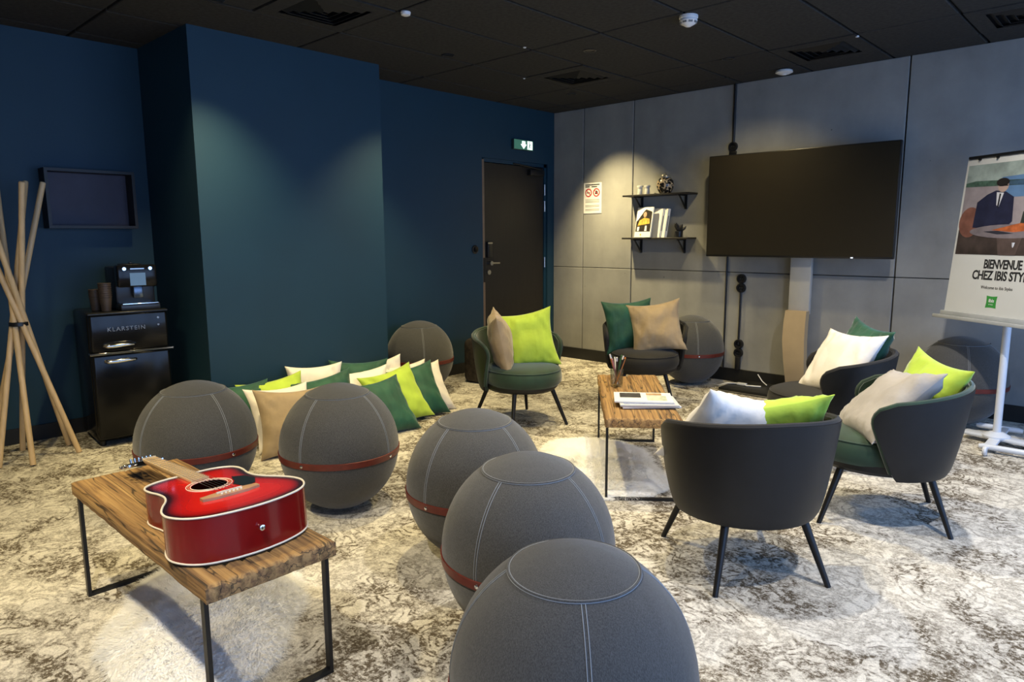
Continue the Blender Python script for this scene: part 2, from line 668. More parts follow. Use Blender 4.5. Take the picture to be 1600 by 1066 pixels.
vents = {(2, 3): (-3.79, -3.205), (2, 1): (-1.45, -0.865), (5, 1): None}
VENT = [(0.905, 1.492, -3.79, -3.205), (0.905, 1.492, -1.45, -0.865), (2.666, 3.253, -0.865, -0.28), (3.84, 4.427, -0.865, -0.28)]
for i in range(len(gx) - 1):
    for j in range(len(gy) - 1):
        x0, x1, y1, y0 = gx[i], gx[i + 1], gy[j], gy[j + 1]
        cuts = [(y0, y1)]
        for vx0, vx1, vy0, vy1 in VENT:
            if abs(x0 - vx0) < 0.05 and vy0 >= y0 - 0.02 and vy1 <= y1 + 0.02:
                cuts = []
                if y1 - vy1 > 0.05:
                    cuts.append((vy1, y1))
                if vy0 - y0 > 0.05:
                    cuts.append((y0, vy0))
        for c0, c1 in cuts:
            ceil_tile(x0, x1, c0, c1)

# concrete wall: core plus separate cast panels with recessed joints
b = MB()
b.box(-0.8, 0.03, 0, XR + 0.3, 0.25, H)
wall_back = struct(b.build('wall_back', M('joint shadow concrete', (0.03, 0.03, 0.028), 0.9), smooth=False))
jx = [0.0, 0.396, 0.998, 2.012, 3.367, 4.72, XR]
for i in range(len(jx) - 1):
    for z0, z1 in ((0, 0.980), (0.980, H)):
        p = MB()
        e = 0.0055
        xl = jx[i] + (e if i else 0)
        p.box(xl, 0, z0 + (0.003 if z0 else 0), jx[i + 1] - e, 0.045, z1 - (0.003 if not z0 else 0), 0.003, seg=1)
        p.build('concrete_panel', concrete, wall_back, smooth=False)

# blue walls: door wall, pillar, left wall
b = MB()
# door wall with opening
DY0, DY1, DZ = -1.075, -0.105, 2.055
b.box(-0.25, DY1, 0, 0, 0.0, H)
b.box(-0.25, -2.6, 0, 0, DY0, H)
b.box(-0.25, DY0, DZ, 0, DY1, H)
wall_left = struct(b.build('wall_left', blue_paint, smooth=False))
b = MB()
b.box(-0.6, -3.958, 0, 0.40, -2.539, H)
wall_pillar = struct(b.build('wall_pillar', blue_paint, smooth=False))
b = MB()
b.box(-0.62, YF, 0, -0.415, -3.9, H)
wall_alcove = struct(b.build('wall_alcove', blue_paint, smooth=False))
b = MB()
b.box(-0.62, YF - 0.2, 0, XR + 0.2, YF, H)
wall_front = struct(b.build('wall_front', white_wall, smooth=False))
# window wall to the right of the camera
WY0, WY1, WZ0, WZ1 = -7.0, -0.6, 0.25, 2.45
b = MB()
b.box(XR, YF, 0, XR + 0.2, WY0, H)
b.box(XR, WY1, 0, XR + 0.2, 0, H)
b.box(XR, WY0, 0, XR + 0.2, WY1, WZ0)
b.box(XR, WY0, WZ1, XR + 0.2, WY1, H)
wall_right = struct(b.build('wall_right', white_wall, smooth=False))
for k in range(4):
    y0 = WY0 + (WY1 - WY0) / 4 * k
    y1 = y0 + (WY1 - WY0) / 4
    b = MB()
    for a in ((y0, y0 + .05, WZ0, WZ1), (y1 - .05, y1, WZ0, WZ1), (y0, y1, WZ0, WZ0 + .05), (y0, y1, WZ1 - .05, WZ1)):
        b.box(XR + 0.06, a[0], a[2], XR + 0.13, a[1], a[3])
    w = struct(b.build('window_%d' % (k + 1), black_metal, smooth=False))
    b = MB()
    b.box(XR + 0.09, y0 + .05, WZ0 + .05, XR + 0.095, y1 - .05, WZ1 - .05)
    b.build('pane', clear_glass, w, smooth=False)

# skirtings
b = MB()
b.box(0.0, -0.014, 0, XR, 0.0, 0.118, 0.002, seg=1)
struct(b.build('baseboard_back', base_mat, smooth=False))
b = MB()
b.box(0, -2.539, 0, 0.014, DY0 - 0.03, 0.10)
b.box(0.40, -3.972, 0, 0.414, -2.525, 0.10)
b.box(-0.415, -3.972, 0, 0.40, -3.958, 0.10)
b.box(0.0, -2.539, 0, 0.40, -2.525, 0.10)
b.box(-0.415, YF, 0, -0.401, -3.972, 0.10)
struct(b.build('baseboard_left', base_mat, smooth=False))

# door
b = MB()
b.box(-0.16, DY0, 0, -0.02, DY0 + 0.035, DZ)
b.box(-0.16, DY1 - 0.035, 0, -0.02, DY1, DZ)
b.box(-0.16, DY0, DZ - 0.035, -0.02, DY1, DZ)
b.box(-0.25, DY0, 0, -0.16, DY1, DZ)
door = struct(b.build('door_1', doorframe_blue, smooth=False))
b = MB()
b.box(-0.07, DY0 + 0.04, 0.008, -0.025, DY1 - 0.04, DZ - 0.04, 0.003, seg=1)
leaf = b.build('door_leaf', door_mat, door, smooth=False)
b = MB()
b.box(-0.055, DY0 + 0.012, 0.008, -0.012, DY0 + 0.042, DZ - 0.015, 0.002, seg=1)
b.build('door_edge_strip', tan_edge, door, smooth=False)
b = MB()   # electronic lock case and handle
b.box(-0.025, -1.005, 1.10, -0.002, -0.935, 1.255, 0.006)
lock = b.build('lock_case', black_plastic, door)
b = MB()
b.box(-0.006, -1.0, 1.235, 0.001, -0.94, 1.248)
b.build('lock_trim', steel, lock, smooth=False)
b = MB()
b.cyl((-0.025, -0.975, 1.045), (0.025, -0.975, 1.045), 0.022)
b.cyl((0.02, -0.98, 1.045), (0.02, -0.865, 1.045), 0.009)
b.cyl((-0.025, -0.975, 0.955), (-0.012, -0.975, 0.955), 0.024)
b.build('door_handle', steel, door)
b = MB()
b.box(-0.02, -1.058, 0.86, -0.008, -1.035, 1.10)
b.build('strike_plate', black_metal, door, smooth=False)
for z in (1.79, 1.62, 1.03):
    b = MB()
    b.cyl((-0.014, DY1 - 0.032, z - 0.055), (-0.014, DY1 - 0.032, z + 0.055), 0.010)
    b.build('hinge', steel, door)
b = MB()   # closer
b.box(-0.025, -0.40, 1.925, 0.025, -0.18, 1.985, 0.008)
cl = b.build('door_closer', black_metal, door)
b = MB()
b.tube([(0.02, -0.24, 1.99), (0.03, -0.45, 2.01), (-0.015, -0.62, 2.03)], 0.008)
b.build('closer_arm', black_metal, cl)

# ================================================================== CEILING AND WALL FITTINGS
vlabels = ['square black air diffuser in the ceiling over the pillar side', 'square black air diffuser in the ceiling before the exit door',
           'square black air diffuser in the ceiling above the television', 'square black air diffuser in the ceiling above the welcome poster']
for (x0, x1, y0, y1), lb in zip(VENT, vlabels):
    t = thing('air_diffuser', ((x0 + x1) / 2, (y0 + y1) / 2, H), 0, lb, 'air vent', 'ceiling air diffusers')
    a = (x1 - x0) / 2 - 0.008
    b = MB()
    ring = [(a, 0.02), (a, -0.002), (0.19, -0.004)]
    P = []
    for r, z in ring:
        P.append([(-r, -r, z), (r, -r, z), (r, r, z), (-r, r, z)])
    b.grid(P, wrap=True)
    b.build('frame', ceil_mat, t, smooth=False)
    for k, r in enumerate((0.185, 0.14, 0.095, 0.05)):
        b = MB()
        P = []
        for rr, z in ((r, 0.014), (r - 0.034, -0.010), (r - 0.036, -0.008), (r - 0.004, 0.016)):
            P.append([(-rr, -rr, z), (rr, -rr, z), (rr, rr, z), (-rr, rr, z)])
        b.grid(P, wrap=True)
        b.build('louvre', grid_mat, t, smooth=False)

# smoke detectors
t = thing('smoke_detector', (2.663, -1.958, H), 0, 'white round smoke detector with tapered nose on the black ceiling', 'smoke detector')
b = MB()
b.lathe([(0.055, 0), (0.055, -0.014), (0.052, -0.016)], 28)
b.build('base', white_plastic, t)
b = MB()
b.lathe([(0.050, -0.014), (0.052, -0.030), (0.040, -0.046), (0.016, -0.060), (0.004, -0.063)], 28)
hd = b.build('head', white_plastic, t)
for k in range(8):
    a = 2 * PI * k / 8
    b = MB()
    b.box(-0.012, -0.0025, -0.006, 0.012, 0.0025, 0.006, mtx=Matrix.Translation((0.046 * math.cos(a), 0.046 * math.sin(a), -0.038)) @ Matrix.Rotation(a + PI / 2, 4, 'Z'))
    b.build('vent_slot', grey_ink, hd, smooth=False)
t = thing('presence_sensor', (2.53, -0.22, H), 0, 'flat white sensor disc on the ceiling edge above the television', 'sensor')
b = MB()
b.lathe([(0.045, 0), (0.062, -0.008), (0.066, -0.022), (0.040, -0.034), (0.006, -0.036)], 28)
b.build('housing', white_plastic, t)
b = MB()
b.lathe([(0.022, -0.033), (0.018, -0.040), (0.004, -0.043)], 20)
b.build('lens', white_paint, t)
# sprinkler head and small white discs at the tile joints
heads = [((1.525, -3.17), 'small white cylindrical ceiling sprinkler head beside the pillar', 0.026, 0.022),
         ((1.51, -2.13), 'thin white disc on a ceiling tile joint before the door', 0.010, 0.006),
         ((0.87, -1.43), 'tiny white disc on the tile joint beside the door diffuser', 0.008, 0.005),
         ((3.245, -0.80), 'tiny white disc on the joint beside the television diffuser', 0.010, 0.006)]
for (x, y), lb, r, h in heads:
    b = MB()
    b.lathe([(r * 1.0, 0.004), (r * 1.15, -h * 0.2), (r, -h * 0.8), (r * 0.6, -h)], 18)
    tag(b.build('ceiling_disc' if r < 0.02 else 'sprinkler_head', white_plastic, loc=(x, y, H)), lb, 'ceiling fitting')

# recessed downlights
# (position, target, watts, cone, label)
DL = [
    ((0.76, -0.66), (0.98, 0.0, 0.62), 210, 76, 'recessed black downlight in the ceiling near the concrete wall corner'),
    ((0.95, -4.02), (0.42, -3.80, 0.75), 105, 76, 'recessed black downlight in the ceiling before the alcove'),
    ((0.98, -2.36), (0.45, -2.62, 0.45), 90, 78, 'recessed black downlight in the ceiling before the cushion pile'),
    ((1.78, -1.75), (1.72, -1.60, 0), 80, 120, 'recessed black downlight in the ceiling between the door and low table'),
    ((2.96, -2.45), (2.96, -2.40, 0), 85, 115, 'recessed black downlight in the ceiling above the low table with magazines'),
    ((3.55, -3.5), (3.6, -3.4, 0), 75, 105, 'recessed black downlight in the ceiling above the lone dark armchair'),
    ((2.35, -3.5), (2.25, -3.55, 0), 85, 115, 'recessed black downlight in the ceiling above the row of ball seats'),
    ((2.30, -5.75), (2.3, -5.2, 0), 95, 110, 'recessed black downlight in the ceiling near the guitar table'),
    ((4.13, -1.85), (4.15, -1.2, 0.5), 120, 110, 'recessed black downlight in the ceiling before the welcome poster'),
    ((4.72, -3.5), (4.6, -3.4, 0), 85, 105, 'recessed black downlight in the ceiling over the open carpet'),
    ((3.55, -5.8), (3.3, -5.3, 0), 100, 110, 'recessed black downlight in the ceiling behind the front ball seat'),
    ((1.2, -5.55), (0.9, -5.4, 0), 70, 100, 'recessed black downlight in the ceiling beside the coat rack'),
    ((2.37, -0.85), (2.25, -0.3, 0.3), 40, 120, 'recessed black downlight in the ceiling beside the television'),
]
for (x, y), tg, wt, ang, lb in DL:
    t = thing('recessed_downlight', (x, y, H), 0, lb, 'downlight', 'recessed ceiling downlights')
    b = MB()
    b.lathe([(0.046, -0.0005), (0.046, -0.004), (0.036, -0.004), (0.033, 0.0)], 24)
    b.build('trim_ring', black_metal, t)
    spot('downlight_lamp', (x, y, H - 0.012), tg, wt, ang, 1.0, WARM if x < 3 else NEUT, 0.035)

# exit sign
t = thing('exit_sign', (0.0, -0.518, 2.165), 0, 'small lit white and green exit sign above the door', 'exit sign')
b = MB()
b.box(0, -0.145, 0, 0.035, 0.145, 0.10, 0.004)
b.build('casing', M('exit sign casing', (0.03, 0.05, 0.045), 0.4), t)
lit_green = M('lit exit green', (0.05, 0.16, 0.11), 0.4, emit=0.35)
lit_white = M('lit exit white', (0.75, 1.0, 0.85), 0.4, emit=1.6)
b = MB()
b.box(0.034, -0.14, 0.004, 0.037, 0.14, 0.096)
pn = b.build('panel', lit_green, t, smooth=False)
b = MB()   # arrow
b.prism([(-0.045, 0.055), (-0.025, 0.055), (-0.025, 0.085), (0.022, 0.085), (0.022, 0.055), (0.040, 0.055), (-0.0015, 0.012)], 0.037, 0.0385,
        Matrix(((0, 0, 1, 0), (1, 0, 0, 0), (0, 1, 0, 0), (0, 0, 0, 1))))
b.build('arrow', lit_white, pn, smooth=False)
b = MB()
b.box(0.037, 0.055, 0.010, 0.0385, 0.128, 0.090)
b.build('door_symbol', lit_white, pn, smooth=False)
b = MB()   # running figure in front of the door symbol
mx = Matrix(((0, 0, 1, 0), (1, 0, 0, 0), (0, 1, 0, 0), (0, 0, 0, 1)))
b.prism([(0.085 + 0.008 * math.cos(a), 0.078 + 0.008 * math.sin(a)) for a in [k * PI / 5 for k in range(10)]], 0.0386, 0.0392, mx)
b.prism([(0.078, 0.066), (0.094, 0.066), (0.112, 0.052), (0.106, 0.047), (0.094, 0.055), (0.094, 0.04), (0.110, 0.018), (0.103, 0.014), (0.087, 0.034), (0.076, 0.014), (0.068, 0.018), (0.080, 0.045)], 0.0386, 0.0392, mx)
b.build('running_figure', lit_green, pn, smooth=False)

# black round switch beside the door
t = thing('light_switch', (0.0, -1.182, 1.182), 0, 'round black wall switch on the blue wall beside the door', 'switch')
mx = Matrix.Rotation(PI / 2, 4, 'Y')
b = MB()
b.lathe([(0.042, 0), (0.042, 0.008), (0.038, 0.012)], 28, mx)
b.build('plate', black_plastic, t)
b = MB()
b.lathe([(0.026, 0.010), (0.024, 0.020), (0.010, 0.022)], 24, mx)
b.build('rocker', gloss_black, t)

# no-smoking notice on concrete
t = thing('notice_sheet', (0.405, -0.002, 1.535), 0, 'white notice sheet with two red prohibition signs on the concrete wall', 'notice')
b = MB()
b.box(0, -0.003, 0, 0.226, 0, 0.308)
b.build('sheet', paper, t, smooth=False)
mxw = Matrix(((1, 0, 0, 0), (0, 0, -1, 0), (0, 1, 0, 0), (0, 0, 0, 1)))   # xy drawing -> wall facing -y
for k, cx in enumerate((0.062, 0.162)):
    b = MB()
    P = [[(cx + r * math.cos(a), 0.208 + r * math.sin(a), 0.0036) for a in [i * 2 * PI / 28 for i in range(28)]] for r in (0.031, 0.043)]
    b.grid(P, wrap=True, mtx=mxw)
    b.add([(cx - 0.027, 0.229, 0.0036), (cx - 0.021, 0.235, 0.0036), (cx + 0.027, 0.187, 0.0036), (cx + 0.021, 0.181, 0.0036)], [(0, 1, 2, 3)], mxw)
    b.build('prohibition_ring', red_ink, t, smooth=False)
    b = MB()
    if k == 0:
        b.box(cx - 0.024, 0.203, 0.0031, cx + 0.018, 0.213, 0.0034, mtx=mxw)
    else:
        b.prism([(cx - 0.020, 0.192), (cx + 0.020, 0.192), (cx + 0.012, 0.222), (cx - 0.004, 0.230), (cx - 0.012, 0.215)], 0.0031, 0.0034, mxw)
    b.build('pictogram', ink, t, smooth=False)
b = MB()
for k, (x0, x1, z) in enumerate([(0.02, 0.20, 0.288), (0.02, 0.075, 0.270), (0.10, 0.17, 0.268)]):
    b.box(x0, z - 0.006, 0.003, x1, z + 0.005, 0.0034, mtx=mxw)
b.build('heading_print', ink, t, smooth=False)
b = MB()
for z in (0.138, 0.124, 0.112, 0.080, 0.068, 0.042, 0.030):
    b.box(0.022, z - 0.003, 0.003, 0.20, z + 0.003, 0.0034, mtx=mxw)
b.build('text_lines', grey_ink, t, smooth=False)

# ------------------------------------------------------------------ shelves
shelf_black = M('black stained shelf', (0.014, 0.012, 0.011), 0.5)
for z, lb in ((1.690, 'upper slim black wall shelf on triangle brackets holding the jar'), (1.288, 'lower slim black wall shelf on triangle brackets holding magazines')):
    t = thing('wall_shelf', (0.985, 0, z), 0, lb, 'shelf', 'black wall shelves')
    b = MB()
    b.box(0, -0.155, -0.016, 0.715, 0, 0, 0.002, seg=1)
    b.build('board', shelf_black, t, smooth=False)
    for x in (0.13, 0.60):
        b = MB()
        b.box(x - 0.010, -0.012, -0.145, x + 0.010, 0, -0.016)
        b.box(x - 0.010, -0.135, -0.026, x + 0.010, 0, -0.016)
        b.tube([(x, -0.008, -0.140), (x, -0.128, -0.022)], 0.0085, 6)
        b.build('bracket', black_metal, t, smooth=False)

# jar and pots on the upper shelf
t = thing('ginger_jar', (1.405, -0.075, 1.690), 0, 'round black and gold ornamental jar on the upper shelf', 'jar')
jar_mat = bpy.data.materials.new('black gold lacquer')
jar_mat.use_nodes = True
N, L = jar_mat.node_tree.nodes, jar_mat.node_tree.links
bs = N['Principled BSDF']
vo = N.new('ShaderNodeTexVoronoi')
vo.inputs['Scale'].default_value = 44
rp = N.new('ShaderNodeValToRGB')
rp.color_ramp.interpolation = 'CONSTANT'
rp.color_ramp.elements[0].color = (0.01, 0.009, 0.008, 1)
rp.color_ramp.elements[1].position = 0.60
rp.color_ramp.elements[1].color = (0.42, 0.32, 0.20, 1)
tc = N.new('ShaderNodeTexCoord')
L.new(tc.outputs['Object'], vo.inputs['Vector'])
L.new(vo.outputs['Distance'], rp.inputs['Fac'])
L.new(rp.outputs[0], bs.inputs['Base Color'])
bs.inputs['Roughness'].default_value = 0.25
b = MB()
b.lathe([(0.036, 0), (0.052, 0.006), (0.074, 0.045), (0.080, 0.080), (0.073, 0.115), (0.054, 0.140), (0.046, 0.146)], 32)
b.build('body', jar_mat, t)
b = MB()
b.lathe([(0.050, 0.143), (0.050, 0.160), (0.044, 0.170), (0.016, 0.176), (0.010, 0.186), (0.004, 0.188)], 28)
b.build('lid', M('silver jar lid', (0.40, 0.38, 0.34), 0.35, metal=0.7), t)
for k, (x, lb) in enumerate(((1.135, 'small pale grey ceramic shaker on the upper shelf, farther from the jar'), (1.215, 'small pale grey ceramic shaker on the upper shelf, nearer to the jar'))):
    t = thing('shaker', (x, -0.08, 1.690), 0, lb, 'shaker', 'pair of pale shakers')
    b = MB()
    b.lathe([(0.024, 0), (0.026, 0.004), (0.022, 0.055), (0.021, 0.060)], 20)
    b.build('body', M('pale grey ceramic', (0.46, 0.46, 0.44), 0.4), t)
    b = MB()
    b.lathe([(0.023, 0.059), (0.030, 0.078), (0.028, 0.085), (0.006, 0.088)], 20)
    b.build('cap', M('pale grey ceramic', (0.46, 0.46, 0.44), 0.4), t)

# magazines on the lower shelf
cover = thing('magazine', (1.10, -0.115, 1.290), R_(-8), 'white magazine with a dark and gold cover photo upright on the lower shelf', 'magazine')
cover.rotation_euler = (R_(-9), 0, R_(-14))
b = MB()
b.box(0, 0, 0, 0.215, 0.012, 0.285, 0.001, seg=1)
b.build('pages', paper, cover, smooth=False)
b = MB()
b.prism([(0.008, 0.055), (0.205, 0.055), (0.205, 0.24), (0.12, 0.265), (0.10, 0.25), (0.03, 0.17), (0.008, 0.15)], 0.0004, 0.0012, mxw)
b.build('cover_photo', M('dark cover photo', (0.030, 0.024, 0.020), 0.4, var=0.5, scale=30), cover, smooth=False)
for poly, mm in (([(0.03, 0.11), (0.19, 0.13), (0.18, 0.175), (0.11, 0.185), (0.05, 0.16)], M('gold cover print', (0.55, 0.36, 0.06), 0.5, var=0.4, scale=40)),
                 ([(0.115 + 0.022 * math.cos(a), 0.215 + 0.026 * math.sin(a)) for a in [k * PI / 7 for k in range(14)]], M('skin tone print', (0.45, 0.28, 0.18), 0.6)),
                 ([(0.03, 0.06), (0.055, 0.06), (0.06, 0.10), (0.03, 0.10)], paper), ([(0.13, 0.06), (0.16, 0.06), (0.155, 0.11), (0.135, 0.11)], paper)):
    b = MB()
    b.prism(poly, 0.0013, 0.0018, mxw)
    b.build('cover_print', mm, cover, smooth=False)
b = MB()
b.prism([(0.085 + 0.010 * math.cos(a), 0.025 + 0.010 * math.sin(a)) for a in [k * PI / 6 for k in range(12)]], 0.0004, 0.0012, mxw)
b.build('cover_emblem', M('gold cover print', (0.55, 0.36, 0.06)), cover, smooth=False)
for k in range(2):
    bk = thing('book', (1.225 + 0.052 * k, -0.075 + 0.004 * k, 1.289), 0, ('white spined book on the lower shelf directly behind the magazine', 'white spined book on the lower shelf, farther from the magazine')[k], 'book', 'white books on the lower shelf')
    bk.rotation_euler = (R_(-7), R_(3), R_(-16))
    b = MB()
    b.box(0.004, 0.002, 0.004, 0.155, 0.028, 0.268)
    b.build('pages', M('page edges', (0.55, 0.53, 0.48), 0.8), bk, smooth=False)
    b = MB()
    b.box(0, 0, 0, 0.16, 0.003, 0.275)
    b.box(0, 0.028, 0, 0.16, 0.031, 0.275)
    b.box(0.157, 0, 0, 0.160, 0.031, 0.275)
    cv = b.build('cover', paper, bk, smooth=False)
    b = MB()
    b.box(0.1602, 0.009, 0.07, 0.1606, 0.021, 0.21)
    b.build('spine_print', grey_ink, cv, smooth=False)

# dark twig ornament on the lower shelf
t = thing('succulent_pot', (1.565, -0.08, 1.288), 0, 'small dark potted succulent ornament at the end of the lower shelf', 'ornament')
b = MB()
b.lathe([(0.026, 0), (0.032, 0.004), (0.038, 0.055), (0.034, 0.058), (0.010, 0.050)], 20)
b.build('pot', black_plastic, t)
dk_leaf = M('dark succulent leaf', (0.022, 0.020, 0.018), 0.6, var=0.3)
for k in range(11):
    a = k * 2.4
    r = 0.012 + 0.022 * (k % 3) / 2
    hgt = 0.10 + 0.05 * random.random()
    b = MB()
    p0 = Vector((r * 0.4 * math.cos(a), r * 0.4 * math.sin(a), 0.05))
    p1 = Vector((r * 1.4 * math.cos(a), r * 1.4 * math.sin(a), hgt * 0.8))
    p2 = Vector((r * 1.9 * math.cos(a), r * 1.9 * math.sin(a), hgt))
    b.tube([p0, (p0 + p1) / 2, p1, p2], [0.006, 0.010, 0.013, 0.003], 8)
    b.build('leaf', dk_leaf, t)

# ------------------------------------------------------------------ conduits and sockets
mxs = Matrix.Rotation(PI / 2, 4, 'X')   # lathe axis -> -y


def socket_part(parent, x, z, r=0.042):
    b = MB()
    b.lathe([(r, 0), (r, 0.018), (r * 0.92, 0.026), (r * 0.62, 0.026), (r * 0.55, 0.012), (0.004, 0.012)], 28, Matrix.Translation((x, 0, z)) @ mxs)
    s_ = b.build('socket', black_plastic, parent)
    b = MB()
    b.cyl((x - 0.009, -0.012, z), (x - 0.009, -0.016, z), 0.003, n=8)
    b.cyl((x + 0.009, -0.012, z), (x + 0.009, -0.016, z), 0.003, n=8)
    b.build('contact', steel, s_)


t = thing('wall_outlet', (2.030, 0, 1.9), 0, 'black surface conduit from the ceiling to a round socket above the television', 'socket')
b = MB()
b.cyl((0, -0.012, 0.20), (0, -0.012, H - 1.9), 0.011, n=12)
b.build('conduit', black_plastic, t)
socket_part(t, -0.004, 0.165, 0.040)
b = MB()
b.box(-0.035, -0.024, 0.095, 0.030, 0, 0.128, 0.006)
b.build('junction_box', black_plastic, t)
t = thing('wall_outlet', (2.155, 0, 0.30), 0, 'black conduit linking two pairs of round sockets below the television', 'socket')
b = MB()
b.tube([(-0.004, -0.012, 0.04), (0.0, -0.012, 0.30), (0.0, -0.012, 0.53)], 0.009, 10)
b.build('conduit', black_plastic, t)
for z in (0.625, 0.545, 0.045, -0.035):
    socket_part(t, 0, z)
b = MB()
b.box(-0.022, -0.03, -0.185, 0.022, 0, -0.07, 0.006)
b.build('junction_box', black_plastic, t)
# long black vertical cable in the joint under the TV is part of the outlet run
b = MB()
b.cyl((2.012, -0.006, 0.118), (2.012, -0.006, 1.12), 0.0075, n=10)
tag(b.build('cable_run', black_plastic), 'thin black vertical cable in the concrete joint below the television', 'cable')

# ------------------------------------------------------------------ television on stand
t = thing('television', (2.654, -0.20, 0), 0, 'large wide black flat television hung on the pedestal before the concrete wall', 'television')
b = MB()
b.box(-0.748, 0.0, 1.122, 0.748, 0.045, 1.976, 0.006)
b.build('casing', black_plastic, t)
b = MB()
b.box(-0.40, 0.045, 1.25, 0.40, 0.085, 1.80, 0.02)
b.build('back_housing', black_plastic, t)
screen = M('tv glass with painted reflection', (0.024, 0.019, 0.011), 0.34, var=0.05, coat=0.0, spec=0.5)  # brownish base colour stands in for the reflection on the screen
b = MB()
b.box(-0.740, -0.002, 1.138, 0.740, 0.001, 1.968)
b.build('screen', screen, t, smooth=False)
b = MB()
b.box(0.452, -0.003, 1.124, 0.470, 0.0, 1.134)
b.build('status_light', M('tv status light', (0.7, 0.75, 0.8), 0.4, emit=0.5), t, smooth=False)
t = thing('television_stand', (2.70, -0.16, 0), 0, 'pale metal pedestal with black floor plate carrying the television', 'stand')
b = MB()
b.box(-0.085, 0.05, 0.66, 0.085, 0.10, 1.35, 0.008)
b.build('column', M('pale grey lacquered metal', (0.44, 0.43, 0.40), 0.38, var=0.05), t)
warm_reflect_metal = M('metal with painted warm reflection', (0.46, 0.34, 0.19), 0.4, var=0.06)  # beige is warm reflected light painted into the metal's colour
b = MB()
b.grid([[(-0.085, -0.01 + o, 0.68), (0.082, -0.01 + o, 0.68)][::1] for o in (0,)] + [[(-0.085, -0.03, 0.5), (0.085, -0.03, 0.5)], [(-0.065, 0.03, 0.12), (0.095, 0.03, 0.12)]])
b.v = []
b.f = []
P = []
for z, y, xa, xb in ((0.69, 0.0, -0.085, 0.085), (0.60, -0.02, -0.087, 0.088), (0.45, -0.035, -0.086, 0.092), (0.28, -0.02, -0.075, 0.094), (0.04, 0.03, -0.060, 0.090)):
    P.append([(xa, y, z), (xb, y, z), (xb, y + 0.07, z), (xa, y + 0.07, z)])
b.grid(P, wrap=True)
b.add(P[0], [(0, 1, 2, 3)])
b.build('lower_cover', warm_reflect_metal, t)
b = MB()
b.box(-0.50, -0.30, 0, 0.40, 0.12, 0.035, 0.006)
b.build('floor_plate', black_metal, t)
b = MB()
b.box(-0.49, -0.306, 0.008, 0.39, -0.299, 0.014)
b.build('plate_edge_highlight', steel, t, smooth=False)  # bright strip added as the lit line along the plate's front edge
b = MB()
b.tube([(-0.64, -0.10, 0.004), (-0.58, -0.14, 0.012), (-0.50, -0.13, 0.042), (-0.40, -0.10, 0.046), (-0.33, -0.13, 0.042), (-0.22, -0.09, 0.042)], 0.006, 8)
b.tube([(-0.30, 0.02, 0.42 - 0.30), (-0.25, 0.0, 0.07), (-0.20, -0.02, 0.045)], 0.004, 8)
b.build('white_cable', white_plastic, t)
b = MB()
b.box(-0.42, -0.125, 0.036, -0.34, -0.09, 0.055, 0.004)
b.build('cable_plug', white_plastic, t)

# ------------------------------------------------------------------ wall box (open display frame) in the alcove
t = thing('display_box', (-0.415, -4.35, 1.37), 0, 'open black wall mounted display box with violet grey back', 'wall box')
wv, hv, dp = 0.262, 0.376, 0.13
box_black = M('black box wood', (0.010, 0.009, 0.009), 0.5)
for nm, a in (('side_panel', (0, -wv, 0, dp, -wv + 0.018, hv)), ('side_panel', (0, wv - 0.018, 0, dp, wv, hv)), ('top_panel', (0, -wv + .018, hv - 0.018, dp, wv - .018, hv)), ('bottom_panel', (0, -wv + .018, 0, dp, wv - .018, 0.018))):
    b = MB()
    b.box(*a)
    b.build(nm, box_black, t, smooth=False)
b = MB()
b.box(0.0, -wv + 0.018, 0.018, 0.008, wv - 0.018, hv - 0.018)
b.build('back_panel', M('violet grey board', (0.040, 0.036, 0.058), 0.6), t, smooth=False)

# ------------------------------------------------------------------ coat rack of crossed poles
t = thing('coat_rack', (0.0, -4.885, 0), 0, 'coat rack of crossed pale wooden poles bound by a black strap', 'coat rack')
feet = [(0.183, -0.042), (0.095, 0.218), (-0.135, 0.222), (-0.215, -0.010), (-0.10, -0.20), (0.10, -0.19)]
for k, (x, y) in enumerate(feet):
    f0 = Vector((x, y, 0))
    tw = Matrix.Rotation(R_(14), 3, 'Z')
    tp = tw @ Vector((-x * 0.85, -y * 0.85, 0))
    zt = 1.62 + 0.012 * (k % 3)
    b = MB()
    d = (Vector((tp.x, tp.y, zt)) - f0).normalized()
    b.cyl(f0 + Vector((0, 0, 0.004)), f0 + d * (zt / d.z - 0.006), 0.0155, n=18)
    b.cyl(f0 + d * (zt / d.z - 0.006), f0 + d * (zt / d.z), 0.0155, 0.012, n=18)
    b.build('pole', pale_wood, t, ang=50)
mid = [(Vector((feet[k][0], feet[k][1], 0))) for k in range(6)]
b = MB()
b.lathe([(0.046, 0.800), (0.049, 0.802), (0.049, 0.822), (0.046, 0.824)], 28)
b.build('strap', black_plastic, t)

# ------------------------------------------------------------------ fridge, coffee machine, cups
fr_ang = R_(-5)
t = thing('retro_fridge', (-0.09, -4.315, 0), fr_ang, 'glossy black retro two door mini fridge in the blue alcove', 'fridge')
b = MB()
b.box(-0.24, -0.225, 0.03, 0.19, 0.225, 0.850, 0.022, seg=3)
b.build('cabinet', gloss_black, t)
b = MB()
b.box(0.19, -0.222, 0.605, 0.238, 0.222, 0.842, 0.014, seg=3)
d1 = b.build('freezer_door', gloss_black, t)
b = MB()
b.box(0.19, -0.222, 0.055, 0.238, 0.222, 0.590, 0.014, seg=3)
d2 = b.build('fridge_door', gloss_black, t)
b = MB()
b.box(0.188, -0.232, 0.590, 0.244, 0.246, 0.605, 0.003, seg=1)
b.build('chrome_strip', chrome, t)
b = MB()
b.box(0.186, -0.228, 0.838, 0.243, 0.228, 0.852, 0.004, seg=1)
b.build('top_trim', black_metal, t)
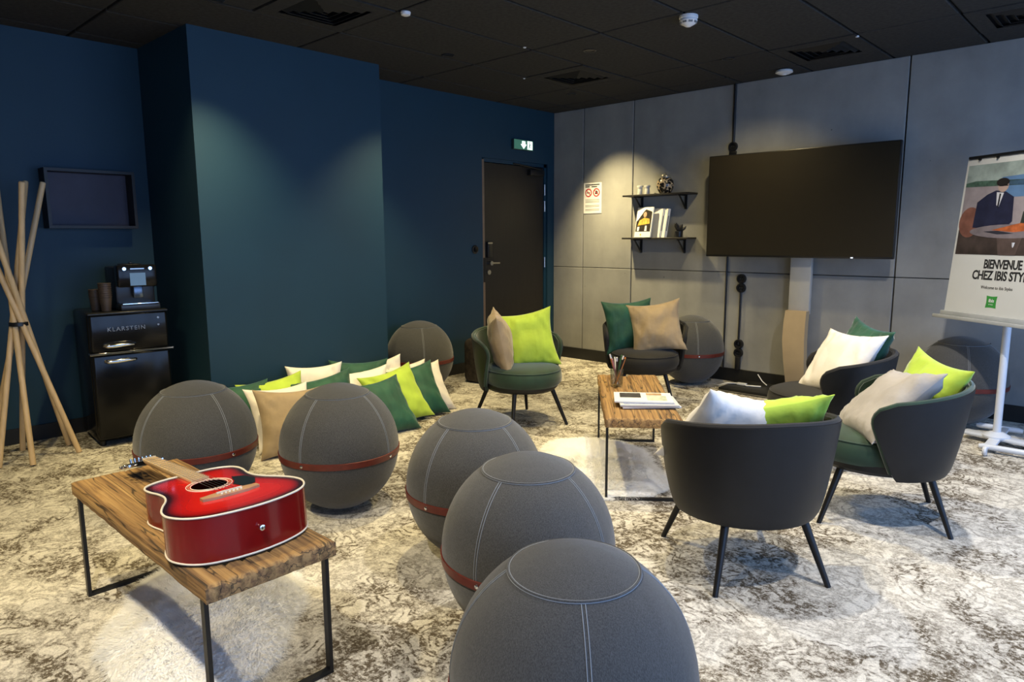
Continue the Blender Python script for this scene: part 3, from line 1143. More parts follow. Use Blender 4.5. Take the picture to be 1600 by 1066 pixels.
for dd, z in ((d1, 0.645), (d2, 0.548)):
    b = MB()
    b.tube([(0.236, -0.150, z), (0.262, -0.135, z), (0.266, -0.10, z), (0.266, -0.03, z + 0.004), (0.262, 0.005, z), (0.236, 0.02, z)], [0.012, 0.013, 0.013, 0.012, 0.010, 0.008], 10)
    b.build('handle', chrome, dd)
for z in (0.80, 0.755):
    b = MB()
    b.cyl((0.238, 0.165, z), (0.243, 0.165, z), 0.007, n=12)
    b.build('rivet', chrome, d1)
me = text_mesh('KLARSTEIN', 0.036, chrome, bold=0.0004, extrude=0.001, spacing=1.25)
place('brand_lettering', me, d1, (0.2395, -0.02, 0.745), (R_(90), 0, R_(90)))
for x in (-0.2, 0.15):
    for y in (-0.19, 0.19):
        b = MB()
        b.cyl((x, y, 0), (x, y, 0.034), 0.018, n=12)
        b.build('foot', black_plastic, t)

t = thing('coffee_machine', (-0.05, -4.235, 0.852), fr_ang, 'black automatic coffee machine with silver drip tray on the mini fridge', 'coffee machine')
b = MB()
b.box(-0.20, -0.115, 0.0, 0.06, 0.115, 0.270, 0.012)
b.build('body', black_plastic, t)
b = MB()
b.box(0.055, -0.115, 0.145, 0.145, 0.115, 0.285, 0.012)
fp = b.build('brew_head', gloss_black, t)
b = MB()
b.box(0.02, -0.115, 0.0, 0.17, 0.115, 0.038, 0.006)
tr = b.build('drip_tray', black_plastic, t)
b = MB()
b.box(0.03, -0.105, 0.038, 0.174, 0.105, 0.046, 0.002, seg=1)
b.build('drip_grille', chrome, tr)
b = MB()
b.box(0.145, -0.045, 0.255 - 0.10, 0.149, 0.045, 0.255 - 0.02)
b.build('display', M('dim blue display', (0.05, 0.09, 0.14), 0.3, emit=0.5), fp, smooth=False)
b = MB()
b.box(0.09, -0.028, 0.075, 0.135, 0.028, 0.150, 0.006)
b.build('spout', M('steel blue spout', (0.10, 0.13, 0.17), 0.25, metal=0.8), fp)
for y in (-0.075, 0.075):
    b = MB()
    b.cyl((0.145, y, 0.262), (0.152, y, 0.262), 0.011, n=16)
    b.build('button', chrome, fp)
b = MB()
b.box(0.145, -0.04, 0.258, 0.1465, 0.04, 0.264)
b.build('brand_print', steel, fp, smooth=False)
b = MB()
b.box(-0.10, -0.06, 0.270, 0.04, 0.06, 0.288, 0.008)
b.box(-0.02, -0.01, 0.288, 0.00, 0.01, 0.300, 0.004)
b.build('bean_lid', black_plastic, t)
cup_mat = M('brown paper cup', (0.060, 0.040, 0.026), 0.5, var=0.2, scale=20)
for k, (x, y, n, lb) in enumerate(((0.03, -4.425, 7, 'tall stack of brown paper cups on the mini fridge'), (-0.06, -4.455, 4, 'short stack of brown paper cups on the mini fridge, behind the tall stack'))):
    t = thing('cup_stack', (x, y, 0.852), 0, lb, 'cups')
    for j in range(n):
        b = MB()
        z = 0.014 * j
        b.lathe([(0.026, z), (0.027, z + 0.004), (0.036, z + 0.086), (0.038, z + 0.088), (0.038, z + 0.092), (0.034, z + 0.091)], 20)
        b.build('paper_cup', cup_mat, t)

# ------------------------------------------------------------------ dark backpack on the floor near the door
t = thing('backpack', (0.42, -1.47, 0), R_(10), 'dark brown patterned backpack standing by the blue wall behind the armchair', 'backpack')
bag = M('dark brown patterned fabric', (0.030, 0.022, 0.016), 0.7, var=0.75, scale=28)
b = MB()
b.box(-0.14, -0.17, 0, 0.12, 0.17, 0.40, 0.06, seg=4)
b.build('main_compartment', bag, t)
b = MB()
b.box(0.09, -0.13, 0.03, 0.18, 0.13, 0.22, 0.035, seg=3)
pk = b.build('front_pocket', bag, t)
b = MB()
b.tube([(0.17, -0.11, 0.215), (0.186, 0, 0.222), (0.17, 0.11, 0.215)], 0.004, 6)
b.build('zip', steel, pk)
b = MB()
b.tube([(-0.02, -0.05, 0.39), (-0.02, -0.045, 0.43), (-0.02, 0, 0.445), (-0.02, 0.045, 0.43), (-0.02, 0.05, 0.39)], 0.009, 8)
b.build('carry_loop', black_plastic, t)

# ------------------------------------------------------------------ welcome poster on a mobile white board
ang = R_(-35)
tilt = R_(5)
t = thing('poster_stand', (4.195, -0.70, 0), ang, 'white mobile board on a column holding the welcome poster', 'display stand')
b = MB()
b.cyl((0, 0, 0.06), (0, 0, 1.25), 0.022, n=24)
b.build('column', white_paint, t)
b = MB()
b.lathe([(0.075, 0.045), (0.075, 0.055), (0.05, 0.07), (0.03, 0.078)], 28)
b.build('column_foot', white_paint, t)
Rm = Matrix.Rotation(-ang, 4, 'Z')
b = MB()   # base beam and foot tubes laid out in world axes
b.box(-0.19, -0.045, 0.030, 0.30, 0.045, 0.050, 0.008, mtx=Rm @ Matrix.Rotation(R_(-14), 4, 'Z'))
b.box(-0.03, -0.235, 0.025, 0.03, 0.30, 0.045, 0.006, mtx=Rm)
b.build('base_plate', white_paint, t)
for y, x0, x1 in ((-0.245, -0.05, 0.42), (0.30, -0.155, 0.10)):
    b = MB()
    b.tube([Rm @ Vector((x0, y, 0.032)), Rm @ Vector((x0 + 0.02, y, 0.034)), Rm @ Vector((x1 - 0.02, y, 0.034)), Rm @ Vector((x1, y, 0.032))], [0.013, 0.0175, 0.0175, 0.013], 14)
    b.build('foot_tube', white_paint, t)
b = MB()
b.lathe([(0.012, -0.012), (0.026, -0.010), (0.030, 0), (0.026, 0.010), (0.012, 0.012)], 20, Rm @ Matrix.Translation((-0.005, -0.335, 0.030)) @ Matrix.Rotation(PI / 2, 4, 'Y'))
b.cyl(Rm @ Vector((-0.005, -0.335, 0.03)), Rm @ Vector((-0.005, -0.245, 0.034)), 0.008, n=10)
b.build('castor', white_plastic, t)
BM = Matrix.Translation((0, -0.06, 0.70)) @ Matrix.Rotation(-tilt, 4, 'X')    # board frame: x right, z up, -y towards viewer
x0, x1, s0, s1 = -0.434, 0.336, 0.085, 1.087
b = MB()
b.box(x0, 0, s0, x1, 0.02, s1, 0.004, mtx=BM)
b.build('board', white_paint, t)
b = MB()
b.box(x0 - 0.035, -0.055, s0 - 0.035, x1 + 0.035, 0.012, s0 - 0.012, 0.004, mtx=BM)
b.box(x0 - 0.0, -0.030, s0 - 0.012, x1, 0.0, s0 + 0.016, 0.003, mtx=BM)
b.build('pen_ledge', M('pale grey metal', (0.42, 0.43, 0.42), 0.4), t)
b = MB()
b.box(x0 + 0.02, -0.018, s1 - 0.004, x1 - 0.02, 0.022, s1 + 0.012, 0.003, mtx=BM)
b.build('clamp_rail', black_metal, t)
for xx in (-0.33, -0.20):
    b = MB()
    b.cyl(BM @ Vector((xx, -0.02, s1 - 0.012)), BM @ Vector((xx, -0.006, s1 - 0.012)), 0.007, n=10)
    b.build('clamp_screw', black_metal, t)
b = MB()
b.box(-0.055, 0.02, 0.12, 0.055, 0.06, 0.5, 0.008, mtx=BM)
b.build('board_bracket', white_paint, t)
# poster sheet: own thing, clamped on the board
q = thing('welcome_poster', (4.195, -0.70, 0), ang, 'white welcome poster with a cafe photo and black lettering on the board', 'poster')
MX = BM @ Matrix(((1, 0, 0, 0), (0, 0, -1, -0.003), (0, 1, 0, 0), (0, 0, 0, 1)))  # drawing xy -> board front
b = MB()
b.box(x0 + 0.008, s0 + 0.012, 0, x1 - 0.008, s1 - 0.006, 0.0012, mtx=MX)
b.build('sheet', M('cream poster paper', (0.66, 0.66, 0.62), 0.5, var=0.02), q, smooth=False)
px0, px1, py0, py1 = x0 + 0.022, x1 - 0.022, 0.475, s1 - 0.045


def flat(poly, layer, mat, name='photo_shape', par=None):
    b = MB()
    pts = [(px0 + (px1 - px0) * u, py0 + (py1 - py0) * v) for u, v in poly]
    b.prism(pts, 0.0012 + 0.0004 * layer, 0.0012 + 0.0004 * layer + 0.0003, MX)
    return b.build(name, mat, par or q, smooth=False)


def pm(n, c, v=0.25, s=14):
    return M('print ' + n, c, 0.45, var=v, scale=s)


def ell(cx, cy, rx, ry, n=22, a0=0, a1=2 * PI):
    return [(cx + rx * math.cos(a0 + (a1 - a0) * k / n), cy + ry * math.sin(a0 + (a1 - a0) * k / n)) for k in range(n)]


ph = flat([(0, 0), (1, 0), (1, 1), (0, 1)], 0, pm('mauve wall', (0.30, 0.26, 0.27), 0.15), 'photo')
flat([(0, .80), (1, .80), (1, 1), (0, 1)], 1, pm('pale green ceiling', (0.30, 0.36, 0.33), 0.25), 'photo_shape', ph)
flat([(0, .80), (.10, .82), (.55, .80), (1, .86), (1, .80), (.6, .74), (0, .76)], 2, pm('foliage', (0.06, 0.11, 0.08), 0.5, 40), 'photo_shape', ph)
flat([(.36, .62), (.74, .62), (.74, .86), (.36, .84)], 2, pm('sky blue panel', (0.10, 0.19, 0.34), 0.15), 'photo_shape', ph)
flat([(.74, .3), (1, .3), (1, .9), (.74, .88)], 2, pm('warm stone wall', (0.30, 0.26, 0.22), 0.2), 'photo_shape', ph)
flat([(0, 0), (1, 0), (1, .30), (0, .28)], 3, pm('dark brown floor', (0.055, 0.040, 0.034), 0.4), 'photo_shape', ph)
flat(ell(.10, .36, .11, .17), 4, pm('rust chair back', (0.20, 0.085, 0.06), 0.3), 'photo_shape', ph)
flat([(.14, .30), (.15, .58), (.24, .66), (.32, .70), (.42, .68), (.50, .62), (.52, .36), (.46, .28)], 5, pm('navy jacket', (0.018, 0.020, 0.045), 0.3), 'photo_shape', ph)
flat([(.33, .68), (.40, .67), (.37, .52), (.345, .54)], 6, pm('white shirt', (0.6, 0.6, 0.62), 0.1), 'photo_shape', ph)
flat([(.36, .665), (.375, .66), (.37, .50), (.355, .52)], 7, pm('black tie', (0.012, 0.012, 0.015), 0.1), 'photo_shape', ph)
flat(ell(.385, .745, .050, .068), 6, pm('face', (0.42, 0.30, 0.25), 0.1), 'photo_shape', ph)
flat(ell(.375, .785, .062, .045), 7, pm('dark hair', (0.02, 0.016, 0.014), 0.2), 'photo_shape', ph)
flat([(.345, .752), (.43, .752), (.43, .742), (.345, .742)], 8, pm('spectacles', (0.01, 0.01, 0.01), 0.1), 'photo_shape', ph)
flat(ell(.52, .255, .40, .075, 30), 8, pm('round table top', (0.20, 0.17, 0.18), 0.2), 'photo_shape', ph)
flat([(.40, .20), (.64, .20), (.60, 0), (.44, 0)], 7, pm('table pedestal', (0.10, 0.07, 0.06), 0.3), 'photo_shape', ph)
flat([(.34, .27), (.60, .34), (.82, .32), (.80, .27), (.55, .245)], 9, pm('orange platter', (0.42, 0.11, 0.035), 0.4, 30), 'photo_shape', ph)
flat([(.26, .255), (.40, .262), (.56, .23), (.40, .222)], 10, pm('dark cutlery', (0.03, 0.03, 0.04), 0.2), 'photo_shape', ph)
flat([(.70, .33), (.73, .50), (.75, .50), (.78, .33)], 9, pm('dark bottle', (0.03, 0.035, 0.03), 0.2), 'photo_shape', ph)
flat([(.60, .34), (.61, .46), (.63, .46), (.64, .34)], 9, pm('dark bottle', (0.03, 0.035, 0.03), 0.2), 'photo_shape', ph)
flat([(.80, .34), (.84, .44), (.93, .46), (.96, .38), (.9, .32)], 9, pm('skin arm', (0.36, 0.24, 0.19), 0.2), 'photo_shape', ph)
flat([(.88, .02), (1, .02), (1, .30), (.92, .30)], 9, pm('red seat', (0.16, 0.03, 0.03), 0.3), 'photo_shape', ph)
cxp = (x0 + x1) / 2


def pos_text(body, size, x, y, mat, name, sx=0.70, **kw):
    me = text_mesh(body, size, mat, **kw)
    o = place(name, me, q)
    o.matrix_local = MX @ Matrix.Translation((x, y, 0.0018)) @ Matrix.Diagonal((sx, 1, 1, 1))
    return o


pos_text('BIENVENUE', 0.078, cxp + 0.0, 0.415, ink, 'title_lettering', bold=0.0022, spacing=0.92)
pos_text('CHEZ IBIS STYLES', 0.078, cxp + 0.015, 0.345, ink, 'title_lettering', sx=0.76, bold=0.0022, spacing=0.95)
pos_text('Welcome to ibis Styles', 0.028, cxp - 0.015, 0.272, ink, 'subtitle_lettering', sx=0.85)
green_print = M('bright green print', (0.045, 0.30, 0.05), 0.5, var=0.15)
b = MB()
pts = []
cx_, cy_ = cxp - 0.035, 0.185
for a_, c_ in ((-1, -1), (1, -1), (1, 1), (-1, 1)):
    pts.append((cx_ + 0.038 * a_, cy_ + 0.038 * c_))
pl = []
for k in range(4):
    p_, n_ = Vector(pts[k]), Vector(pts[(k + 1) % 4])
    for s_ in range(6):
        u = s_ / 6
        mid_ = p_.lerp(n_, u)
        c0 = Vector((cx_, cy_))
        pl.append(tuple(c0 + (mid_ - c0) * (1 - 0.10 * math.sin(PI * u))))
b.prism(pl, 0.0013, 0.0018, MX)
lg = b.build('green_cushion_logo', green_print, q, smooth=False)
me = text_mesh('ibis', 0.030, paper, bold=0.0006)
o = place('logo_lettering', me, lg)
o.matrix_local = MX @ Matrix.Translation((cx_, cy_ + 0.008, 0.0019))
me = text_mesh('STYLES', 0.010, paper)
o = place('logo_lettering', me, lg)
o.matrix_local = MX @ Matrix.Translation((cx_, cy_ - 0.016, 0.0019))

# ================================================================== BALL SEATS
RB, KB = 0.282, 0.305   # horizontal radius, half height


def ball_pt(a, ph_, off=0.0):
    """point on ball: azimuth a, latitude ph_"""
    r = (RB + off) * math.cos(ph_)
    z = KB + (KB + off) * math.sin(ph_)
    return Vector((r * math.cos(a), r * math.sin(a), max(z, 0.0)))


def make_ball():
    t = thing('ball_seat', (0, 0, 0), 0, 'x', 'ball seat', 'grey fabric ball seats')
    b = MB()
    prof = []
    n = 30
    for i in range(n + 1):
        ph_ = -PI / 2 + PI * i / n
        prof.append((max(0.004, RB * math.cos(ph_)), max(0.0, KB + KB * math.sin(ph_) if i else 0.0)))
    b.lathe(prof, 64)
    b.build('cover', ballfab, t)
    # seams: top ring pair and four double meridians
    top = math.acos(0.150 / RB)
    for k, dph in enumerate((0.0, 0.022)):
        b = MB()
        b.tube([ball_pt(2 * PI * i / 64, top + dph, 0.0006) for i in range(64)], 0.0010, 5, closed=True)
        b.build('ring_stitching', stitch, t)
    b = MB()
    b.tube([ball_pt(2 * PI * i / 64, top + 0.011, 0.0012) for i in range(64)], 0.0030, 5, closed=True)
    b.build('ring_seam', ballfab, t)
    for m_ in range(4):
        for s_ in (-1, 1):
            b = MB()
            pts = []
            for i in range(15):
                ph_ = -0.12 + (top - 0.004 + 0.12) * i / 14
                rr = RB * math.cos(ph_)
                pts.append(ball_pt(m_ * PI / 2 + s_ * 0.0042 / rr, ph_, 0.0006))
            b.tube(pts, 0.0010, 5)
            b.build('meridian_stitching', stitch, t)
    # leather belt slightly below the middle
    b = MB()
    P = []
    for lat, off in ((-0.115, 0.0005), (-0.110, 0.004), (-0.02, 0.0045), (-0.015, 0.0005)):
        P.append([ball_pt(2 * PI * i / 64, lat, off) for i in range(64)])
    b.grid(P, wrap=True)
    belt = b.build('leather_belt', red_leather, t)
    for m_ in range(4):
        c_ = ball_pt(m_ * PI / 2 + 0.03, -0.065, 0.004)
        b = MB()
        b.lathe([(0.0075, 0), (0.007, 0.002), (0.003, 0.0038)], 14, Matrix.Translation(c_) @ Vector((c_.x, c_.y, 0)).to_track_quat('Z', 'Y').to_matrix().to_4x4())
        b.build('stud', chrome, belt)
    return t


balls = [  # x, y, yaw, label
    (1.445, -4.490, 9, 'grey fabric ball seat with oxblood belt right behind the guitar headstock'),
    (2.030, -4.049, 19, 'grey fabric ball seat with oxblood belt in front of the cushion pile'),
    (2.890, -3.962, -87, 'grey fabric ball seat farthest back in the row of three touching ball seats'),
    (3.438, -4.250, -82, 'grey fabric ball seat in the middle of the row of three touching ball seats'),
    (3.968, -4.688, -44.5, 'grey fabric ball seat at the open end of the row of three'),
    (0.345, -2.170, -32, 'grey fabric ball seat in the nook between pillar and door'),
    (1.860, -0.325, -49, 'grey fabric ball seat against the concrete wall behind the dark armchair'),
    (3.905, -0.305, 20, 'grey fabric ball seat against the concrete wall behind the poster stand'),
]
ball0 = make_ball()
for k, (x, y, a, lb) in enumerate(balls):
    o = ball0 if k == 0 else copy_tree(ball0)
    o.location = (x, y, 0)
    o.rotation_euler = (0, 0, R_(a))
    o['label'] = lb

# ================================================================== LOW TABLES


def make_table(lx, ly, seed, label, loc, rz, ht=0.43, rough=1.0):
    t = thing('low_table', loc, rz, label, 'table', 'rustic low tables')
    th = 0.046
    nx, ny = 110, 44
    top, bot = [], []
    ex = lambda v, s: 0.003 * noise.noise(Vector((v * 9, s, seed)))
    for i in range(nx + 1):
        u = i / nx
        rt, rb_ = [], []
        for j in range(ny + 1):
            w = j / ny
            x = (u - 0.5) * lx
            y = (w - 0.5) * ly
            edge = min(u, 1 - u) * lx, min(w, 1 - w) * ly
            x += ex(w * 2, 3.1 + (u > 0.5)) * (1 if edge[0] < 1e-6 else 0)
            y += ex(u * 2, 7.7 + (w > 0.5)) * (1 if edge[1] < 1e-6 else 0)
            g = noise.noise(Vector((x * 2.2, y * 34, seed * 3.3)))
            g2 = noise.noise(Vector((x * 5, y * 70, seed * 1.7)))
            wv_ = noise.noise(Vector((x * 1.2, y * 4, seed)))
            crack = max(0.0, 0.10 - abs(noise.noise(Vector((x * 0.9, y * 13 + wv_ * 0.6, seed + 9.0))))) / 0.10
            gate = max(0.0, noise.noise(Vector((x * 1.6, y * 3, seed + 4.0))) + 0.12)
            z = ht + rough * (0.0013 * g + 0.0010 * g2 - 0.010 * crack * min(1, gate * 3))
            e = min(edge)
            if e < 0.008:
                z -= 0.006 * (1 - e / 0.008)
            rt.append((x, y, z))
            rb_.append((x, y, ht - th + 0.0006 * g))
        top.append(rt)
        bot.append(rb_)
    b = MB()
    b.grid(top)
    b.grid(bot)
    o2 = (nx + 1) * (ny + 1)
    idx = lambda i, j: i * (ny + 1) + j
    per = [(i, 0) for i in range(nx)] + [(nx, j) for j in range(ny)] + [(i, ny) for i in range(nx, 0, -1)] + [(0, j) for j in range(ny, 0, -1)]
    for k in range(len(per)):
        a, c = idx(*per[k]), idx(*per[(k + 1) % len(per)])
        b.f.append((a, c, c + o2, a + o2))
    b.build('plank_top', oldwood, t, ang=60)
    for s_ in (-1, 1):
        x = s_ * (lx / 2 - 0.045)
        ya = ly / 2 - 0.012
        b = MB()
        hw, hd = 0.011, 0.006
        b.box(x - hw, -ya - hd, 0, x + hw, -ya + hd, ht - th + 0.001)
        b.box(x - hw, ya - hd, 0, x + hw, ya + hd, ht - th + 0.001)
        b.box(x - hw, -ya + hd, 0, x + hw, ya - hd, 0.012)
        b.box(x - hw, -ya + hd, ht - th - 0.006, x + hw, ya - hd, ht - th + 0.0005)
        b.build('leg_frame', black_metal, t, smooth=False)
    return t


make_table(1.137, 0.378, 2.0, 'rustic plank low table with black frame legs carrying the red guitar', (2.618, -4.997, 0), 0)
make_table(1.10, 0.372, 5.0, 'rustic plank low table with black frame legs carrying magazines and pens', (2.762, -2.607, 0), R_(-51.7), ht=0.427, rough=1.3)

# ================================================================== SHEEPSKINS


def sheepskin(loc, rz, lx, ly, seed, label):
    rnd = random.Random(seed)
    t = thing('sheepskin_rug', loc, rz, label, 'sheepskin', 'white sheepskin rugs')
    hide = M('cream hide', (0.60, 0.56, 0.48), 0.9)
    wool = M('white wool', (0.93, 0.92, 0.89), 0.9, var=0.04, scale=14, spec=0.05, bump=0.5, bscale=55)

    def rad(a):
        c, s = abs(math.cos(a)), abs(math.sin(a))
        r = 1 / ((c / (lx / 2)) ** 2.8 + (s / (ly / 2)) ** 2.8) ** (1 / 2.8)
        return r * (1 + 0.16 * noise.noise(Vector((math.cos(a) * 1.7, math.sin(a) * 1.7, seed))) + 0.05 * noise.noise(Vector((math.cos(a) * 6, math.sin(a) * 6, seed))))
    b = MB()
    P = []
    nr, na = 14, 72

    def hz(f, a):
        return 0.010 + 0.040 * (1 - f ** 4) * (0.8 + 0.35 * noise.noise(Vector((math.cos(a) * f * 3.2, math.sin(a) * f * 3.2, seed))))
    for i in range(1, nr + 1):
        f = i / nr
        P.append([(rad(a) * f * math.cos(a), rad(a) * f * math.sin(a), hz(f, a)) for a in [2 * PI * k / na for k in range(na)]])
    b.grid(P, wrap=True)
    c0 = len(b.v)
    b.v.append((0, 0, hz(0, 0)))
    b.f += [(c0, k, (k + 1) % na) for k in range(na)]
    # underside
    rim = [(rad(2 * PI * k / na) * math.cos(2 * PI * k / na), rad(2 * PI * k / na) * math.sin(2 * PI * k / na), 0.001) for k in range(na)]
    o3 = len(b.v)
    b.v += rim
    b.f.append(list(range(o3, o3 + na))[::-1])
    b.f += [(k + (nr - 1) * na, (k + 1) % na + (nr - 1) * na, o3 + (k + 1) % na, o3 + k) for k in range(na)]
    b.build('hide', wool, t)
    v, f = [], []
    for k in range(36000):
        a = rnd.random() * 2 * PI
        q_ = math.sqrt(rnd.random()) * 1.0
        r = rad(a) * q_
        x, y = r * math.cos(a), r * math.sin(a)
        z = hz(q_, a) - 0.003
        cl = noise.noise(Vector((x * 16, y * 16, seed + 3)))
        da = a + 1.2 * cl + rnd.uniform(-0.7, 0.7)
        ln = rnd.uniform(0.025, 0.045)
        out = 0.45 + 0.75 * q_ ** 6
        tip = (x + math.cos(da) * ln * out, y + math.sin(da) * ln * out, max(0.003, z + ln * (0.38 - 0.30 * q_ ** 4)))
        wx, wy = -math.sin(da) * 0.0011, math.cos(da) * 0.0011
        i0 = len(v)
        v += [(x - wx, y - wy, z), (x + wx, y + wy, z), tip]
        f.append((i0, i0 + 1, i0 + 2))
    me = bpy.data.meshes.new('wool_fibres')
    me.from_pydata(v, [], f)
    me.materials.append(wool)
    o = place('wool_fibres', me, t)
    o['kind'] = 'stuff'
    return t


sheepskin((2.52, -4.90, 0), R_(-33), 1.0, 0.58, 3.0, 'fluffy white sheepskin rug on the carpet under the guitar table')
sheepskin((2.61, -2.72, 0), R_(-38), 1.10, 0.62, 8.0, 'fluffy white sheepskin rug on the carpet under the magazine table')

# ================================================================== ARMCHAIRS


def make_chair(inner, outer, label):
    t = thing('armchair', (0, 0, 0), 0, label, 'armchair', 'round tub armchairs')
    zb = 0.245
    AT, AB = R_(112), R_(84)
    nu, nv = 48, 18

    def shell_pt(u, v, off):
        sm = v ** 0.75
        am = AB + (AT - AB) * sm
        k = max(0.0, (v - 0.72) / 0.28)
        am -= R_(20) * (1 - math.sqrt(max(0.0, 1 - k * k)))
        phi = u * am
        q_ = min(1.0, abs(phi) / R_(115))
        zt = 0.648 - 0.080 * q_ ** 1.6
        z = zb + (zt - zb) * v
        rx = 0.272 + 0.062 * v ** 0.62 - off
        ry = 0.276 + 0.058 * v ** 0.55 - off
        lean = -0.015 * v
        return Vector((lean - rx * math.cos(phi), ry * math.sin(phi), z))

    def layer(o0, o1, zoff=0.0):
        b = MB()
        A = [[shell_pt(-1 + 2 * i / nu, j / nv, o0) for i in range(nu + 1)] for j in range(nv + 1)]
        B = [[shell_pt(-1 + 2 * i / nu, j / nv, o1) for i in range(nu + 1)] for j in range(nv + 1)]
        b.grid(A)
        b.grid(B)
        o2 = (nu + 1) * (nv + 1)
        per = [(0, i) for i in range(nu)] + [(j, nu) for j in range(nv)] + [(nv, i) for i in range(nu, 0, -1)] + [(j, 0) for j in range(nv, 0, -1)]
        for k in range(len(per)):
            a = per[k][0] * (nu + 1) + per[k][1]
            c = per[(k + 1) % len(per)]
            c = c[0] * (nu + 1) + c[1]
            b.f.append((a, c, c + o2, a + o2))
        return b
    layer(0.0, 0.013).build('outer_shell', outer, t, ang=50)
    layer(0.014, 0.036).build('inner_lining', inner, t, ang=50)
    b = MB()
    rim = [shell_pt(-1, j / nv, 0.016) for j in range(2, nv)] + [shell_pt(-1 + 2 * i / nu, 1, 0.016) for i in range(nu + 1)] + [shell_pt(1, j / nv, 0.016) for j in range(nv - 1, 1, -1)]
    b.tube(rim, 0.0125, 8)
    b.build('rim_piping', inner, t)
    b = MB()
    b.lathe([(0.19, 0.246), (0.248, 0.250), (0.268, 0.268), (0.272, 0.30)], 48, Matrix.Translation((0.012, 0, 0)), sx=1.02, sy=0.94)
    b.build('seat_base', outer, t)
    b = MB()
    prof = [(0.22, 0.285), (0.266, 0.290), (0.284, 0.312), (0.288, 0.345), (0.283, 0.378), (0.264, 0.402), (0.23, 0.415), (0.15, 0.424), (0.05, 0.427), (0.004, 0.4275)]
    b.lathe(prof, 56, Matrix.Translation((0.035, 0, 0)), sx=1.03, sy=0.93)
    st = b.build('seat_cushion', inner, t)
    b = MB()
    b.tube([(0.035 + 0.275 * 1.03 * math.cos(a), 0.275 * 0.93 * math.sin(a), 0.393) for a in [2 * PI * k / 56 for k in range(56)]], 0.004, 6, closed=True)
    b.build('cushion_piping', inner, st)
    for sx_ in (-1, 1):
        for sy_ in (-1, 1):
            b = MB()
            b.cyl((sx_ * 0.175, sy_ * 0.15, 0.262), (sx_ * 0.262, sy_ * 0.223, 0.0), 0.0165, 0.0105, n=16)
            b.build('leg', leg_metal, t)
    return t


green_ch = make_chair(green_velvet, dark_leather, 'x')
black_ch = make_chair(black_velvet, dark_leather, 'x')
chairs = [
    (green_ch, 1.610, -2.300, -15.7, 'green velvet tub armchair before the door with beige and lime cushions'),
    (green_ch, 3.978, -2.3875, 203.2, 'green velvet tub armchair with grey beige and lime cushions'),
    (black_ch, 1.915, -1.170, -56, 'black tub armchair before the concrete wall with emerald and beige cushions'),
    (black_ch, 3.722, -3.287, 141.7, 'black tub armchair turned away with white and lime cushions'),
    (black_ch, 3.50, -1.70, 207, 'black tub armchair before the television with white and emerald cushions'),
]
first = {}
CH = []
for proto, x, y, a, lb in chairs:
    o = copy_tree(proto) if proto.name in first else proto
    first[proto.name] = 1
    o.location = (x, y, 0)
    o.rotation_euler = (0, 0, R_(a))
    o['label'] = lb
    CH.append((x, y, R_(a)))

# ================================================================== CUSHIONS
pcache = {}


def cushion_mesh(mat, size, thick, seed):
    key = (mat.name, size, thick, seed)
    if key in pcache:
        return pcache[key]
    n = 22
    b = MB()
    faces = []
    S = size / 2
    for side in (1, -1):
        P = []
        for i in range(n + 1):
            row = []
            for j in range(n + 1):
                u, w = -1 + 2 * i / n, -1 + 2 * j / n
                # denser near the border
                u = math.copysign(abs(u) ** 0.85, u)
                w = math.copysign(abs(w) ** 0.85, w)
                x = S * u * (1 - 0.14 * (1 - w * w) * abs(u))
                y = S * w * (1 - 0.14 * (1 - u * u) * abs(w))
                prof = ((1 - abs(u) ** 2.6) * (1 - abs(w) ** 2.6)) ** 0.55
                wr = noise.noise(Vector((x * 9, y * 9, seed * 5 + side))) * 0.018 - abs(noise.noise(Vector((x * 20 + seed, y * 8 + x * 6, side)))) * 0.022
                edge = min(1 - abs(u), 1 - abs(w))
                wr *= min(1, edge * 5)
                # gathered folds radiating from the border
                fold = 0.008 * math.sin((u * 9 + w * 5) * 2.2 + seed) * max(0, 1 - edge * 2.2) * min(1, edge * 8)
                z = side * (thick / 2 * prof + 0.002) + wr * 0.9 + fold
                row.append((x, y, z))
            P.append(row)
        b.grid(P)
    o2 = (n + 1) ** 2
    per = [(i, 0) for i in range(n)] + [(n, j) for j in range(n)] + [(i, n) for i in range(n, 0, -1)] + [(0, j) for j in range(n, 0, -1)]
    for k in range(len(per)):
        a = per[k][0] * (n + 1) + per[k][1]
        c = per[(k + 1) % len(per)]
        c = c[0] * (n + 1) + c[1]
        b.f.append((a, c, c + o2, a + o2))
    me = b.mesh('cushion', mat, True, 80)
    pcache[key] = me
    return me


def cushion(mat, loc, face, lean, roll, label, size=0.42, thick=0.15, seed=1, group=None):
    """face: azimuth (deg) the front of the cushion looks to; lean: degrees tilted back from upright; roll: turn in its plane"""
    o = place('cushion', cushion_mesh(mat, size, thick, seed))
    # mesh normal = +z, its y = up. Stand upright facing +x: z->x, y->z
    base = Matrix(((0, 0, 1), (1, 0, 0), (0, 1, 0)))
    m = Matrix.Rotation(R_(face), 3, 'Z') @ Matrix.Rotation(-R_(lean), 3, 'Y') @ base @ Matrix.Rotation(R_(roll), 3, 'Z')
    o.matrix_world = Matrix.Translation(loc) @ m.to_4x4()
    tag(o, label, 'cushion', group)
    return o


def on_chair(k, lx, ly, z):
    x, y, a = CH[k]
    return (x + lx * math.cos(a) - ly * math.sin(a), y + lx * math.sin(a) + ly * math.cos(a), z)


GC = 'cushions on the armchairs'
deg = lambda k: math.degrees(CH[k][2])
# A: green chair by the door
cushion(C_BEIGE, on_chair(0, -0.03, -0.135, 0.585), deg(0) + 62, 12, 4, 'beige velvet cushion beside the lime one on the green armchair before the door', 0.42, 0.15, 3, GC)
cushion(C_LIME, on_chair(0, -0.03, 0.075, 0.575), deg(0) - 28, 18, 9, 'lime green velvet cushion on the green armchair before the door', 0.43, 0.15, 1, GC)
